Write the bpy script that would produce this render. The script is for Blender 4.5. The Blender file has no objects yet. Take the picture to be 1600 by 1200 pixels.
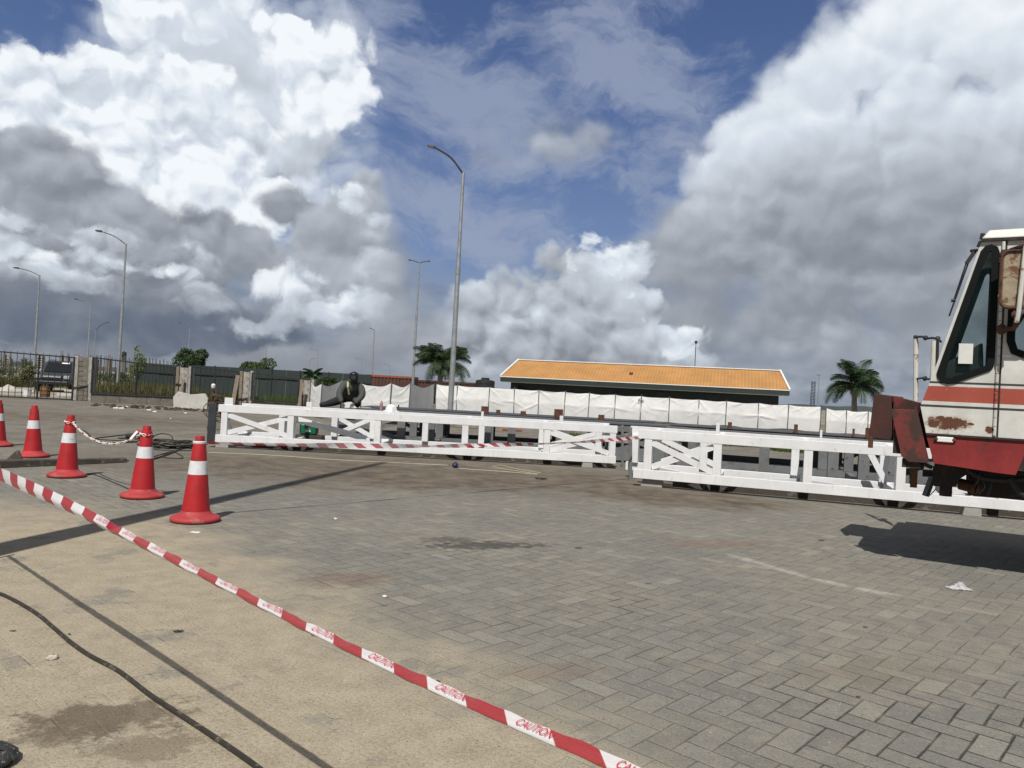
import bpy, bmesh, math, random
from mathutils import Vector, Matrix, Euler
random.seed(7)
R_ = math.radians
SC = bpy.context.scene
COL = SC.collection

# ------------------------------------------------------------------ camera
H = 1.3                      # eye height
FPX = 1200.0                 # focal length in photo pixels (1600 wide)
ROLL = math.atan(.0542)
PITCH = math.atan(13 * math.cos(ROLL) / FPX)
CAMR = Matrix.Rotation(math.pi / 2 + PITCH, 3, 'X') @ Matrix.Rotation(ROLL, 3, 'Z')
cam_d = bpy.data.cameras.new('camera')
cam = bpy.data.objects.new('camera', cam_d)
COL.objects.link(cam)
cam.location = (0, 0, H)
cam.rotation_euler = CAMR.to_euler()
cam_d.sensor_width = 36.0
cam_d.lens = 36.0 * FPX / 1600.0
cam_d.clip_start = 0.05
cam_d.clip_end = 6000
SC.camera = cam


def ray(px, py):
    return CAMR @ Vector(((px - 800) / FPX, -(py - 600) / FPX, -1.0))


def gp(px, py, z=0.0):
    """point on the level z seen at photo pixel px, py"""
    d = ray(px, py)
    return Vector((0, 0, H)) + d * ((z - H) / d.z)


def at(px, py, Y):
    """point at depth Y seen at photo pixel px, py"""
    d = ray(px, py)
    return Vector((0, 0, H)) + d * (Y / d.y)


# ------------------------------------------------------------------ light
SUN_AZ, SUN_EL = R_(11), R_(53)      # heading in which shadows fall, height of the sun
sl = bpy.data.lights.new('sun', 'SUN')
sl.energy = 4.8
sl.angle = R_(.53)
sl.color = (1.0, .955, .89)
sun = bpy.data.objects.new('sun', sl)
COL.objects.link(sun)
sd = Vector((math.sin(SUN_AZ) * math.cos(SUN_EL), math.cos(SUN_AZ) * math.cos(SUN_EL), -math.sin(SUN_EL)))
sun.rotation_euler = sd.to_track_quat('-Z', 'Y').to_euler()
sun.location = (-8, -30, 40)

SC.render.engine = 'CYCLES'
SC.view_settings.view_transform = 'Standard'
SC.view_settings.look = 'None'
SC.view_settings.exposure = 0.0
SC.view_settings.gamma = 1.0
SC.cycles.max_bounces = 6
SC.cycles.diffuse_bounces = 3
SC.cycles.glossy_bounces = 3
SC.cycles.transparent_max_bounces = 12
SC.cycles.use_denoising = True
SC.cycles.sample_clamp_indirect = 6


# ------------------------------------------------------------------ node helper
class N:
    """a socket with arithmetic"""
    nt = None

    def __init__(self, s): self.s = s

    @staticmethod
    def wire(sock, v):
        if isinstance(v, N): N.nt.links.new(v.s, sock)
        elif v is not None: sock.default_value = v

    @staticmethod
    def math(op, a, b=None, c=None, clamp=False):
        n = N.nt.nodes.new('ShaderNodeMath'); n.operation = op; n.use_clamp = clamp
        N.wire(n.inputs[0], a); N.wire(n.inputs[1], b)
        if c is not None: N.wire(n.inputs[2], c)
        return N(n.outputs[0])

    def __add__(a, b): return N.math('ADD', a, b)
    __radd__ = __add__
    def __sub__(a, b): return N.math('SUBTRACT', a, b)
    def __rsub__(a, b): return N.math('SUBTRACT', b, a)
    def __mul__(a, b): return N.math('MULTIPLY', a, b)
    __rmul__ = __mul__
    def __truediv__(a, b): return N.math('DIVIDE', a, b)
    def max(a, b): return N.math('MAXIMUM', a, b)
    def min(a, b): return N.math('MINIMUM', a, b)
    def clamp(a): return N.math('ADD', a, 0.0, clamp=True)
    def pow(a, b): return N.math('POWER', a, b)


def vmath(op, a, b=None, scale=None):
    n = N.nt.nodes.new('ShaderNodeVectorMath'); n.operation = op
    N.wire(n.inputs[0], a)
    if b is not None: N.wire(n.inputs[1], b)
    if scale is not None: N.wire(n.inputs['Scale'], scale)
    return N(n.outputs['Value'] if op in ('LENGTH', 'DOT_PRODUCT', 'DISTANCE') else n.outputs[0])


def comb(x, y, z):
    n = N.nt.nodes.new('ShaderNodeCombineXYZ')
    N.wire(n.inputs[0], x); N.wire(n.inputs[1], y); N.wire(n.inputs[2], z)
    return N(n.outputs[0])


def sep(v):
    n = N.nt.nodes.new('ShaderNodeSeparateXYZ'); N.wire(n.inputs[0], v)
    return [N(o) for o in n.outputs]


def noise(v, scale, detail=4, rough=.55, dist=0.0, color=False, lac=2.0, dim='3D'):
    n = N.nt.nodes.new('ShaderNodeTexNoise'); n.noise_dimensions = dim
    N.wire(n.inputs['Vector'], v)
    n.inputs['Scale'].default_value = scale; n.inputs['Detail'].default_value = detail
    n.inputs['Roughness'].default_value = rough; n.inputs['Distortion'].default_value = dist
    n.inputs['Lacunarity'].default_value = lac
    return N(n.outputs['Color' if color else 'Fac'])


def voronoi(v, scale, detail=0, rough=.5, feature='F1', out='Distance', rnd=1.0, dim='3D'):
    n = N.nt.nodes.new('ShaderNodeTexVoronoi'); n.feature = feature; n.voronoi_dimensions = dim
    N.wire(n.inputs['Vector'], v)
    n.inputs['Scale'].default_value = scale
    if 'Detail' in n.inputs: n.inputs['Detail'].default_value = detail
    if 'Roughness' in n.inputs: n.inputs['Roughness'].default_value = rough
    n.inputs['Randomness'].default_value = rnd
    return N(n.outputs[out])


def sstep(x, a, b, lo=0.0, hi=1.0, kind='SMOOTHSTEP'):
    n = N.nt.nodes.new('ShaderNodeMapRange'); n.interpolation_type = kind
    N.wire(n.inputs['Value'], x)
    n.inputs['From Min'].default_value = a; n.inputs['From Max'].default_value = b
    n.inputs['To Min'].default_value = lo; n.inputs['To Max'].default_value = hi
    return N(n.outputs[0])


def ramp(x, stops, interp='LINEAR'):
    n = N.nt.nodes.new('ShaderNodeValToRGB'); n.color_ramp.interpolation = interp
    cr = n.color_ramp
    while len(cr.elements) < len(stops): cr.elements.new(.5)
    for e, (p, c) in zip(cr.elements, stops):
        e.position = p; e.color = (*c, 1) if len(c) == 3 else c
    N.wire(n.inputs[0], x)
    return N(n.outputs[0])


def mix(f, a, b, mode='MIX'):
    n = N.nt.nodes.new('ShaderNodeMix'); n.data_type = 'RGBA'; n.blend_type = mode
    n.clamp_factor = True
    N.wire(n.inputs[0], f)
    for k, v in ((6, a), (7, b)):
        if isinstance(v, tuple): v = (*v, 1) if len(v) == 3 else v
        N.wire(n.inputs[k], v)
    return N(n.outputs[2])


def lin(r, g, b):
    """sRGB 0..255 -> linear"""
    f = lambda c: c / 12.92 if c <= .04045 else ((c + .055) / 1.055) ** 2.4
    return tuple(f(c / 255) for c in (r, g, b))


# ------------------------------------------------------------------ sky
world = bpy.data.worlds.new('World')
SC.world = world
world.use_nodes = True
wt = world.node_tree
wt.nodes.clear()
N.nt = wt
tc = wt.nodes.new('ShaderNodeTexCoord')
DIR = N(tc.outputs['Generated'])
dx, dy, dz = sep(DIR)
AZ = N.math('ARCTAN2', dx, dy)
EL = N.math('ARCSINE', dz)
P0 = comb(AZ, EL, 0.0)


def azel(px, py):
    d = ray(px, py).normalized()
    return math.atan2(d.x, d.y), math.asin(d.z)


def warp(P, seed, amp=.03, sc=7):
    c = noise(vmath('ADD', P, (seed, seed * .7, 0)), sc, 2, .55, color=True, dim='2D')
    P = vmath('ADD', P, vmath('SCALE', vmath('SUBTRACT', c, (.5, .5, .5)), scale=amp))
    c = noise(P, sc * 5, 3, .65, color=True, dim='2D')
    return vmath('ADD', P, vmath('SCALE', vmath('SUBTRACT', c, (.5, .5, .5)), scale=amp * .32))


def puff(P, seed, sc, detail=2.0):
    """cauliflower field, about 0..1"""
    Q = vmath('ADD', vmath('MULTIPLY', P, (1, 1.15, 1)), (seed, seed * .37, 0))
    v = voronoi(Q, sc, detail, .5, dim='2D')
    b = 1.0 - v * v * 1.25
    m = noise(Q, sc * 1.3, 8, .68, dim='2D')
    return b * .56 + m * .44


def blobs(P, lst):
    """lst of (px, py, rx, ry, angle, brightness); returns union field and blended brightness"""
    field = None; sw = None; sb = None
    for (px, py, rx, ry, a, b) in lst:
        az, el = azel(px, py)
        sx, sy = FPX * math.cos(el) / rx, FPX / ry
        n = N.nt.nodes.new('ShaderNodeVectorMath'); n.operation = 'MULTIPLY_ADD'
        N.wire(n.inputs[0], P)
        n.inputs[1].default_value = (sx, sy, 0)
        n.inputs[2].default_value = (-az * sx, -el * sy, 0)
        f = 1.0 - vmath('LENGTH', N(n.outputs[0]))
        w = N.math('POWER', (f + .45).max(0.0), 2.0)
        field = f if field is None else field.max(f)
        sw = w if sw is None else sw + w
        wb = w * b
        sb = wb if sb is None else sb + wb
    return field, sb / (sw + 1e-4)


CLOUD_RAMP = [(0.0, lin(62, 75, 97)), (.2, lin(102, 112, 128)), (.42, lin(143, 149, 158)), (.62, lin(186, 193, 202)),
              (.8, lin(212, 221, 232)), (1.0, lin(243, 248, 252))]


def cloud_layer(sky, lst, seed, psc, amp, soft, kemb, wamp=.03, wsc=7, grow=.12, opac=1.0, delta=(-.006, .014), window=None):
    P = warp(P0, seed, wamp, wsc)
    f, b = blobs(P, lst)
    n0 = puff(P, seed, psc)
    n1 = puff(vmath('ADD', P, (delta[0], delta[1], 0)), seed, psc)
    d = f + (n0 - .55) * amp + grow
    m = sstep(d, 0.0, soft) * opac
    if window is not None: m = m * window
    lit = b + (n0 - n1) * kemb + sstep(d, 0.0, .35, .06, -.02)
    return mix(m, sky, ramp(lit, CLOUD_RAMP))


def backg(col):
    n = wt.nodes.new('ShaderNodeBackground')
    N.wire(n.inputs['Color'], mix(1.0, col, (1 / SKY_STRENGTH,) * 3, 'MULTIPLY'))
    n.inputs['Strength'].default_value = SKY_STRENGTH
    return n.outputs[0]


def mix_shader(f, a, b):
    n = wt.nodes.new('ShaderNodeMixShader')
    N.wire(n.inputs[0], f)
    wt.links.new(a, n.inputs[1]); wt.links.new(b, n.inputs[2])
    return n.outputs[0]


SKY_STRENGTH = .1
AABS = N.math('ABSOLUTE', AZ)
WIN = sstep(AABS, .70, .95, 1, 0) * sstep(EL, .52, .70, 1, 0)       # the modelled part of the sky
FRONT = N.math('LESS_THAN', AABS, .95) * N.math('LESS_THAN', EL, .70) * N.math('GREATER_THAN', EL, -.03)
FL = sstep(AZ, -.20, -.14, 1, 0)
FR = sstep(AZ, -.12, -.06)
RIGHTW = N.math('GREATER_THAN', AZ, -.13)

# clear sky, and the clouds of the rest of the sky
nish = wt.nodes.new('ShaderNodeTexSky')
nish.sky_type = 'NISHITA'
nish.sun_disc = False
nish.sun_elevation = SUN_EL
nish.sun_rotation = R_(191)
nish.air_density = 1.0; nish.dust_density = 1.0; nish.ozone_density = 2.0
base = mix(1.0, N(nish.outputs[0]), (.105, .1, .105), 'MULTIPLY')     # bring to display range
blue = ramp(sstep(EL, 0, .5, kind='LINEAR'), [(0, lin(122, 138, 165)), (.35, lin(106, 129, 172)), (.7, lin(80, 104, 152)), (1, lin(62, 86, 136))])
clear = mix(.8, base, blue)
gen = noise(vmath('ADD', DIR, (2, 2, 2)), 1.6, 5, .55)
rest = mix(sstep(gen, .55, .70) * (1.0 - WIN) * .8, mix(1.0 - WIN, clear, mix(.72, mix(1.0, clear, (.72, .72, .72), 'MULTIPLY'), lin(142, 145, 150))), ramp(gen, [(.5, lin(190, 196, 204)), (.75, lin(120, 127, 140))]))
rest = mix(sstep(EL, -.04, -.01, 1, 0), rest, lin(120, 118, 112))
bg_rest = backg(rest)


def front_base():
    """streaky high cloud over the blue, and the grey bank along the horizon"""
    s = mix(sstep(gen, .55, .70) * (1.0 - WIN) * .8, mix(1.0 - WIN, clear, mix(.72, mix(1.0, clear, (.72, .72, .72), 'MULTIPLY'), lin(142, 145, 150))), ramp(gen, [(.5, lin(190, 196, 204)), (.75, lin(120, 127, 140))]))
    Q = warp(P0, 3.1, .10, 4)
    st = noise(vmath('MULTIPLY', Q, (4.0, 9.0, 1)), 1.6, 7, .62, dim='2D')
    vf, _ = blobs(Q, [(860, 235, 150, 75, 0, .5), (700, 160, 190, 90, 0, .5), (960, 120, 210, 120, 0, .5), (760, 340, 170, 70, 0, .5),
                      (1080, 250, 120, 110, 0, .5), (590, 60, 130, 110, 0, .5)])
    veil = sstep(st * 1.5 + vf.max(-.6) * .26, .60, 1.10) * .70 * WIN
    s = mix(veil, s, lin(158, 168, 190))
    nb = noise(vmath('MULTIPLY', P0, (3, 8, 1)), 2.2, 6, .6, dim='2D')
    bank = sstep(EL + (nb - .5) * .22, .015, .20, 1, 0)
    bc = ramp(noise(vmath('MULTIPLY', P0, (2.2, 7, 1)), 2.5, 6, .6, dim='2D'), [(.25, lin(108, 119, 137)), (.5, lin(142, 151, 164)), (.78, lin(182, 189, 196))])
    s = mix(bank * .9, s, bc)
    # soft grey mass low all round
    return cloud_layer(s, [(200, 420, 340, 130, 0, .42), (560, 430, 150, 120, 0, .48), (660, 540, 190, 70, 0, .50), (1350, 340, 360, 160, 0, .44), (1090, 400, 150, 90, 0, .50),
                           (1250, 500, 340, 100, 0, .46), (880, 530, 260, 80, 0, .52), (1560, 480, 220, 130, 0, .44), (420, 560, 330, 50, 0, .42)],
                       7.7, 7, .55, .8, .22, wamp=.04, window=WIN)


def right_sky():
    s = front_base()
    # small soft cumulus in the middle of the blue
    s = cloud_layer(s, [(850, 222, 110, 46, 0, .53), (785, 248, 55, 26, 0, .5), (915, 212, 60, 40, 0, .5)], 11.3, 11, .8, 1.1, .35, opac=.72)
    # right cumulus: bright shoulder, grey heart
    s = cloud_layer(s, [
        (1520, 30, 170, 110, 0, .95), (1385, 95, 92, 78, 0, .93), (1290, 165, 92, 72, 0, .91), (1190, 232, 90, 62, 0, .88), (1125, 278, 70, 52, 0, .80),
        (1600, 60, 200, 140, 0, .93), (1440, 170, 150, 110, 0, .74), (1340, 250, 160, 80, 0, .60), (1610, 190, 200, 120, 0, .66), (1220, 310, 150, 60, 0, .55),
        (1500, 300, 280, 90, 0, .47), (1330, 380, 260, 90, 0, .46), (1110, 350, 90, 60, 0, .54), (1650, 400, 220, 130, 0, .46)],
        4.9, 9, .50, .5, .23, wamp=.035, wsc=8, window=WIN * FR, grow=.26)
    # pale breaks in its underside
    s = cloud_layer(s, [(1225, 545, 90, 26, 0, .60), (1290, 510, 55, 22, 0, .58), (1190, 600, 130, 22, 0, .53), (1420, 585, 150, 30, 0, .58), (1570, 330, 60, 40, 0, .56), (1500, 545, 110, 20, 0, .5)],
                    8.8, 12, 1.1, 1.1, .35, opac=.62)
    # low cumulus in the middle, and its sunlit rims
    s = cloud_layer(s, [
        (905, 432, 70, 56, 0, .66), (880, 470, 90, 66, 0, .56), (975, 425, 52, 48, 0, .84), (770, 470, 66, 50, 0, .66), (735, 505, 70, 46, 0, .60), (830, 470, 42, 32, 0, .78),
        (820, 530, 170, 50, 0, .50), (1000, 490, 80, 66, 0, .62), (1040, 530, 76, 44, 0, .76), (710, 560, 100, 34, 0, .52), (930, 560, 210, 44, 0, .54)],
        6.1, 13, .72, .34, .34, wamp=.03, wsc=10, window=FR)
    s = cloud_layer(s, [(925, 388, 46, 17, 0, .99), (962, 405, 20, 38, 0, .98), (890, 404, 20, 20, 0, .98), (975, 455, 24, 12, 0, .95), (1000, 490, 12, 26, 0, .95),
                        (1062, 535, 40, 22, 0, .82), (846, 460, 26, 13, 0, .86), (760, 452, 36, 12, 0, .76)], 2.9, 22, 1.3, .8, .35, wamp=.045, wsc=18, opac=.8)
    return s


def left_sky():
    s = front_base()
    # tall white cumulus: blue-white shaded core, then the sunlit heads in front
    s = cloud_layer(s, [
        (380, 90, 190, 160, 0, .76), (300, 240, 260, 150, 0, .80), (100, 260, 200, 130, 0, .84), (470, 240, 110, 100, 0, .70), (460, 120, 120, 110, 0, .80), (280, 20, 130, 90, 0, .84)],
        3.3, 9, .42, .5, .24, wamp=.045, wsc=10, window=WIN * FL)
    s = cloud_layer(s, [
        (222, 25, 66, 64, 0, .90), (262, 125, 110, 90, 0, .88), (500, 120, 78, 92, 0, .95), (470, 45, 46, 46, 0, .97), (405, 20, 50, 34, 0, .9),
        (75, 178, 115, 76, 0, .92), (-40, 200, 100, 100, 0, .9), (165, 205, 100, 76, 0, .96), (158, 92, 42, 24, 0, .9), (255, 235, 125, 90, 0, .95),
        (330, 285, 130, 72, 0, .98), (215, 320, 160, 84, 0, .96), (440, 298, 50, 28, 0, .93), (60, 300, 130, 90, 0, .85), (400, 325, 72, 40, 0, .95), (360, 220, 90, 50, 0, .84)],
        1.7, 16, .80, .32, .46, wamp=.03, wsc=14, window=WIN * FL)
    # grey clouds low in front of it
    s = cloud_layer(s, [
        (60, 262, 125, 66, 0, 0.49), (140, 310, 115, 54, 0, 0.45), (20, 330, 125, 64, 0, 0.49), (215, 350, 115, 50, 0, 0.53), (322, 350, 76, 40, 0, 0.43), (380, 380, 85, 44, 0, 0.45),
        (560, 325, 74, 64, 0, 0.51), (520, 370, 100, 56, 0, 0.49), (460, 330, 50, 36, 0, 0.55), (595, 370, 50, 46, 0, 0.65), (90, 400, 200, 66, 0, 0.53), (280, 430, 180, 66, 0, 0.47),
        (30, 470, 160, 54, 0, 0.41), (220, 485, 230, 46, 0, 0.31), (120, 515, 270, 34, 0, 0.23), (330, 515, 170, 30, 0, 0.27), (480, 420, 110, 60, 0, 0.57), (585, 450, 70, 60, 0, 0.59),
        (60, 560, 200, 24, 0, 0.41)], 9.4, 10, .66, .42, .27, wamp=.04, wsc=8, window=WIN * FL)
    s = cloud_layer(s, [
        (440, 437, 56, 30, 0, 0.91), (510, 458, 75, 34, 0, 0.79), (400, 505, 70, 24, 0, 0.81), (480, 490, 100, 30, 0, 0.73), (550, 485, 70, 34, 0, 0.67), (40, 390, 70, 26, 0, 0.75),
        (130, 448, 140, 16, 0, 0.61), (600, 350, 32, 30, 0, 0.71), (25, 350, 36, 18, 0, 0.85), (180, 390, 70, 34, 0, 0.69), (250, 420, 60, 26, 0, 0.63), (70, 430, 60, 22, 0, 0.71), (300, 395, 50, 22, 0, 0.61), (330, 470, 60, 24, 0, 0.65), (600, 420, 50, 34, 0, 0.67), (545, 300, 40, 26, 0, 0.67), (100, 360, 60, 20, 0, 0.67)], 5.5, 15, 1.0, .55, .42, wamp=.04, wsc=12, opac=.92, window=FL)
    # rain-dark shelf
    dn = noise(vmath('MULTIPLY', P0, (3, 8, 1)), 2.8, 5, .6, dim='2D') - .5
    dark = sstep(EL + dn * .06, .028, .06) * sstep(EL + dn * .10, .06, .125, 1, 0) * sstep(AZ, -.36, -.20, 1, 0) * .55
    return mix(dark * WIN, s, lin(92, 104, 123))


bg_front = mix_shader(RIGHTW, backg(left_sky()), backg(right_sky()))
wo = wt.nodes.new('ShaderNodeOutputWorld')
wt.links.new(mix_shader(FRONT, bg_rest, bg_front), wo.inputs['Surface'])
world.cycles.sampling_method = 'NONE'


# ------------------------------------------------------------------ mesh helpers
class MB:
    """collects shapes into one mesh"""

    def __init__(self):
        self.bm = bmesh.new(); self.mi = 0

    def _f(self, vs):
        try:
            f = self.bm.faces.new(vs); f.material_index = self.mi; return f
        except ValueError:
            return None

    def hexa(self, p):
        """8 points: bottom 0-3, top 4-7"""
        v = [self.bm.verts.new(q) for q in p]
        for a in ((3, 2, 1, 0), (4, 5, 6, 7), (0, 1, 5, 4), (1, 2, 6, 5), (2, 3, 7, 6), (3, 0, 4, 7)):
            self._f([v[i] for i in a])

    def box(self, x0, y0, z0, x1, y1, z1):
        self.hexa([(x0, y0, z0), (x1, y0, z0), (x1, y1, z0), (x0, y1, z0), (x0, y0, z1), (x1, y0, z1), (x1, y1, z1), (x0, y1, z1)])

    def bar(self, a, b, w, h, up=(0, 0, 1)):
        """rectangular bar from a to b, w across, h along up"""
        a, b = Vector(a), Vector(b); d = (b - a).normalized(); u = Vector(up)
        s = d.cross(u)
        if s.length < 1e-4: s = d.cross(Vector((1, 0, 0)))
        s.normalize(); u = s.cross(d).normalized()
        o = [(-w / 2, -h / 2), (w / 2, -h / 2), (w / 2, h / 2), (-w / 2, h / 2)]
        self.hexa([a + s * i + u * j for i, j in o] + [b + s * i + u * j for i, j in o])

    def ring(self, c, d, r, n, ref=None):
        d = Vector(d).normalized(); ref = Vector(ref) if ref else (Vector((0, 0, 1)) if abs(d.z) < .9 else Vector((1, 0, 0)))
        s = d.cross(ref).normalized(); u = s.cross(d)
        return [self.bm.verts.new(Vector(c) + s * math.cos(2 * math.pi * k / n) * r + u * math.sin(2 * math.pi * k / n) * r) for k in range(n)]

    def tube(self, pts, r, n=8, cap=True):
        pts = [Vector(p) for p in pts]; rs = r if isinstance(r, (list, tuple)) else [r] * len(pts)
        prev = None; first = None
        for i, p in enumerate(pts):
            d = (pts[min(i + 1, len(pts) - 1)] - pts[max(i - 1, 0)])
            R = self.ring(p, d, rs[i], n)
            if prev:
                # align
                k0 = min(range(n), key=lambda k: sum((R[(j + k) % n].co - prev[j].co).length for j in range(0, n, max(1, n // 4))))
                R = R[k0:] + R[:k0]
                for k in range(n): self._f([prev[k], prev[(k + 1) % n], R[(k + 1) % n], R[k]])
            else: first = R
            prev = R
        if cap: self._f(first[::-1]); self._f(prev)

    def lathe(self, prof, c=(0, 0, 0), n=32, cap=True):
        """prof: list of (r, z[, material index])"""
        c = Vector(c); prev = None
        for q in prof:
            r, z = q[0], q[1]
            R = [self.bm.verts.new(c + Vector((r * math.cos(2 * math.pi * k / n), r * math.sin(2 * math.pi * k / n), z))) for k in range(n)]
            if prev:
                if len(q) > 2: self.mi = q[2]
                for k in range(n): self._f([prev[k], prev[(k + 1) % n], R[(k + 1) % n], R[k]])
            elif cap: self._f(R[::-1])
            prev = R
        if cap: self._f(prev)

    def prism(self, poly, f0, f1):
        """poly of 2-D points mapped by f0(p) and f1(p) to the two caps"""
        a = [self.bm.verts.new(f0(p)) for p in poly]; b = [self.bm.verts.new(f1(p)) for p in poly]
        n = len(poly)
        self._f(a[::-1]); self._f(b)
        for k in range(n): self._f([a[k], a[(k + 1) % n], b[(k + 1) % n], b[k]])

    def tri(self, *p): self._f([self.bm.verts.new(q) for q in p])

    def grid(self, fn, nu, nv, close=False):
        g = [[self.bm.verts.new(fn(i / nu, j / nv)) for j in range(nv + 1)] for i in range(nu + 1)]
        for i in range(nu):
            for j in range(nv): self._f([g[i][j], g[i + 1][j], g[i + 1][j + 1], g[i][j + 1]])

    def blob(self, c, r, n=10, m=6, jit=.15, sq=(1, 1, 1)):
        c = Vector(c); rr = random.Random(hash((round(c.x, 3), round(c.y, 3))) & 0xffff)
        def fn(u, v):
            a = 2 * math.pi * u; b = math.pi * (v - .5)
            return c + Vector((math.cos(a) * math.cos(b) * sq[0], math.sin(a) * math.cos(b) * sq[1], math.sin(b) * sq[2])) * r
        s = len(self.bm.verts)
        self.grid(fn, n, m)
        self.bm.verts.ensure_lookup_table()
        for v in list(self.bm.verts)[s:]:
            v.co += Vector([rr.uniform(-jit, jit) * r for _ in range(3)])
        bmesh.ops.remove_doubles(self.bm, verts=list(self.bm.verts)[s:], dist=r * .02)

    def hbeam(self, a, b, wf, dp, t, front):
        """H-section from a to b: flanges wf wide facing along front, dp deep"""
        f = Vector(front).normalized()
        a, b = Vector(a), Vector(b)
        self.bar(a + f * (dp / 2 - t / 2), b + f * (dp / 2 - t / 2), wf, t, f)
        self.bar(a - f * (dp / 2 - t / 2), b - f * (dp / 2 - t / 2), wf, t, f)
        self.bar(a, b, t, dp - 2 * t, f)

    def build(self, name, mats, parent=None, smooth=False, bevel=0, loc=None, recalc=True):
        if recalc: bmesh.ops.recalc_face_normals(self.bm, faces=self.bm.faces)
        me = bpy.data.meshes.new(name); self.bm.to_mesh(me); self.bm.free()
        for m in (mats if isinstance(mats, (list, tuple)) else [mats]): me.materials.append(m)
        o = bpy.data.objects.new(name, me); COL.objects.link(o)
        if smooth:
            for p in me.polygons: p.use_smooth = True
            if smooth != 'all': me.set_sharp_from_angle(angle=R_(smooth if smooth is not True else 40))
        if bevel:
            bv = o.modifiers.new('bevel', 'BEVEL'); bv.width = bevel; bv.segments = 2; bv.limit_method = 'ANGLE'; bv.angle_limit = R_(40)
        if parent: o.parent = parent
        if loc is not None: o.location = loc
        return o


def tag(o, label=None, cat=None, group=None, kind=None):
    for k, v in (('label', label), ('category', cat), ('group', group), ('kind', kind)):
        if v: o[k] = v
    return o


def thing(name, loc=(0, 0, 0), rz=0.0, label=None, cat=None, group=None):
    o = bpy.data.objects.new(name, None); COL.objects.link(o)
    o.empty_display_size = .2
    o.location = loc; o.rotation_euler = (0, 0, rz)
    return tag(o, label, cat, group)


def copy_tree(o, parent=None):
    c = o.copy(); COL.objects.link(c); c.parent = parent
    for ch in list(o.children): copy_tree(ch, c)
    return c


# ------------------------------------------------------------------ materials
def new_mat(name):
    m = bpy.data.materials.new(name); m.use_nodes = True
    nt = m.node_tree; N.nt = nt
    return m, nt, nt.nodes['Principled BSDF']


def texco(kind='Object'):
    return N(N.nt.nodes.new('ShaderNodeTexCoord').outputs[kind])


def set_bump(b, h, strength, dist=.02):
    n = N.nt.nodes.new('ShaderNodeBump'); n.inputs['Strength'].default_value = strength; n.inputs['Distance'].default_value = dist
    N.wire(n.inputs['Height'], h); N.nt.links.new(n.outputs[0], b.inputs['Normal'])


def pmat(name, col, rough=.6, var=.18, scale=6, bump=.12, metal=0.0, spots=None, spot_amt=.5, spot_scale=9, streak=None, spec=.5):
    """paint, rubber, stone...: base colour with drift, grain and optional blotches of a second colour"""
    m, nt, b = new_mat(name)
    P = texco()
    n1 = noise(P, scale, 5, .6); n2 = noise(P, scale * 14, 3, .6)
    dk = tuple(c * (1 - var) for c in col); lt = tuple(min(1, c * (1 + var * .7)) for c in col)
    c = mix(sstep(n1 * .7 + n2 * .3, .3, .7), dk, lt)
    if spots:
        s = sstep(noise(vmath('ADD', P, (3, 1, 7)), spot_scale, 7, .68), .62 - .2 * spot_amt, .72 - .2 * spot_amt)
        c = mix(s, c, spots)
    if streak:
        s = sstep(noise(vmath('MULTIPLY', P, (9, 9, .7)), 2.2, 5, .6), .52, .75) * .6
        c = mix(s, c, streak)
    N.wire(b.inputs['Base Color'], c)
    N.wire(b.inputs['Roughness'], sstep(n1, .2, .8, max(0, rough - .1), min(1, rough + .12)))
    b.inputs['Metallic'].default_value = metal
    b.inputs['Specular IOR Level'].default_value = spec
    if bump: set_bump(b, n2 * .4 + n1, bump, .01)
    return m


def leaf_mat(name, a, b_, trans=.35):
    m, nt, b = new_mat(name)
    P = texco()
    n = noise(P, 3.0, 4, .6)
    g = nt.nodes.new('ShaderNodeNewGeometry')
    r = N(g.outputs['Random Per Island'])
    c = mix(sstep(n * .6 + r * .4, .25, .75), a, b_)
    N.wire(b.inputs['Base Color'], c)
    b.inputs['Roughness'].default_value = .55
    t = nt.nodes.new('ShaderNodeBsdfTranslucent'); N.wire(t.inputs['Color'], c)
    ms = nt.nodes.new('ShaderNodeMixShader'); ms.inputs[0].default_value = trans
    nt.links.new(b.outputs[0], ms.inputs[1]); nt.links.new(t.outputs[0], ms.inputs[2])
    nt.links.new(ms.outputs[0], nt.nodes['Material Output'].inputs['Surface'])
    return m


def glass_mat(name, tint, rough=.03, alpha=.25):
    """tinted pane: reflective, partly see-through"""
    m, nt, b = new_mat(name)
    b.inputs['Base Color'].default_value = (*tint, 1); b.inputs['Roughness'].default_value = rough
    t = nt.nodes.new('ShaderNodeBsdfTransparent'); t.inputs['Color'].default_value = (.93, .97, .965, 1)
    ms = nt.nodes.new('ShaderNodeMixShader')
    P = texco(); d = noise(P, 5, 5, .6)
    N.wire(ms.inputs[0], sstep(d, .2, .8, alpha - .06, alpha + .06))
    nt.links.new(t.outputs[0], ms.inputs[1]); nt.links.new(b.outputs[0], ms.inputs[2])
    nt.links.new(ms.outputs[0], nt.nodes['Material Output'].inputs['Surface'])
    return m


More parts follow.
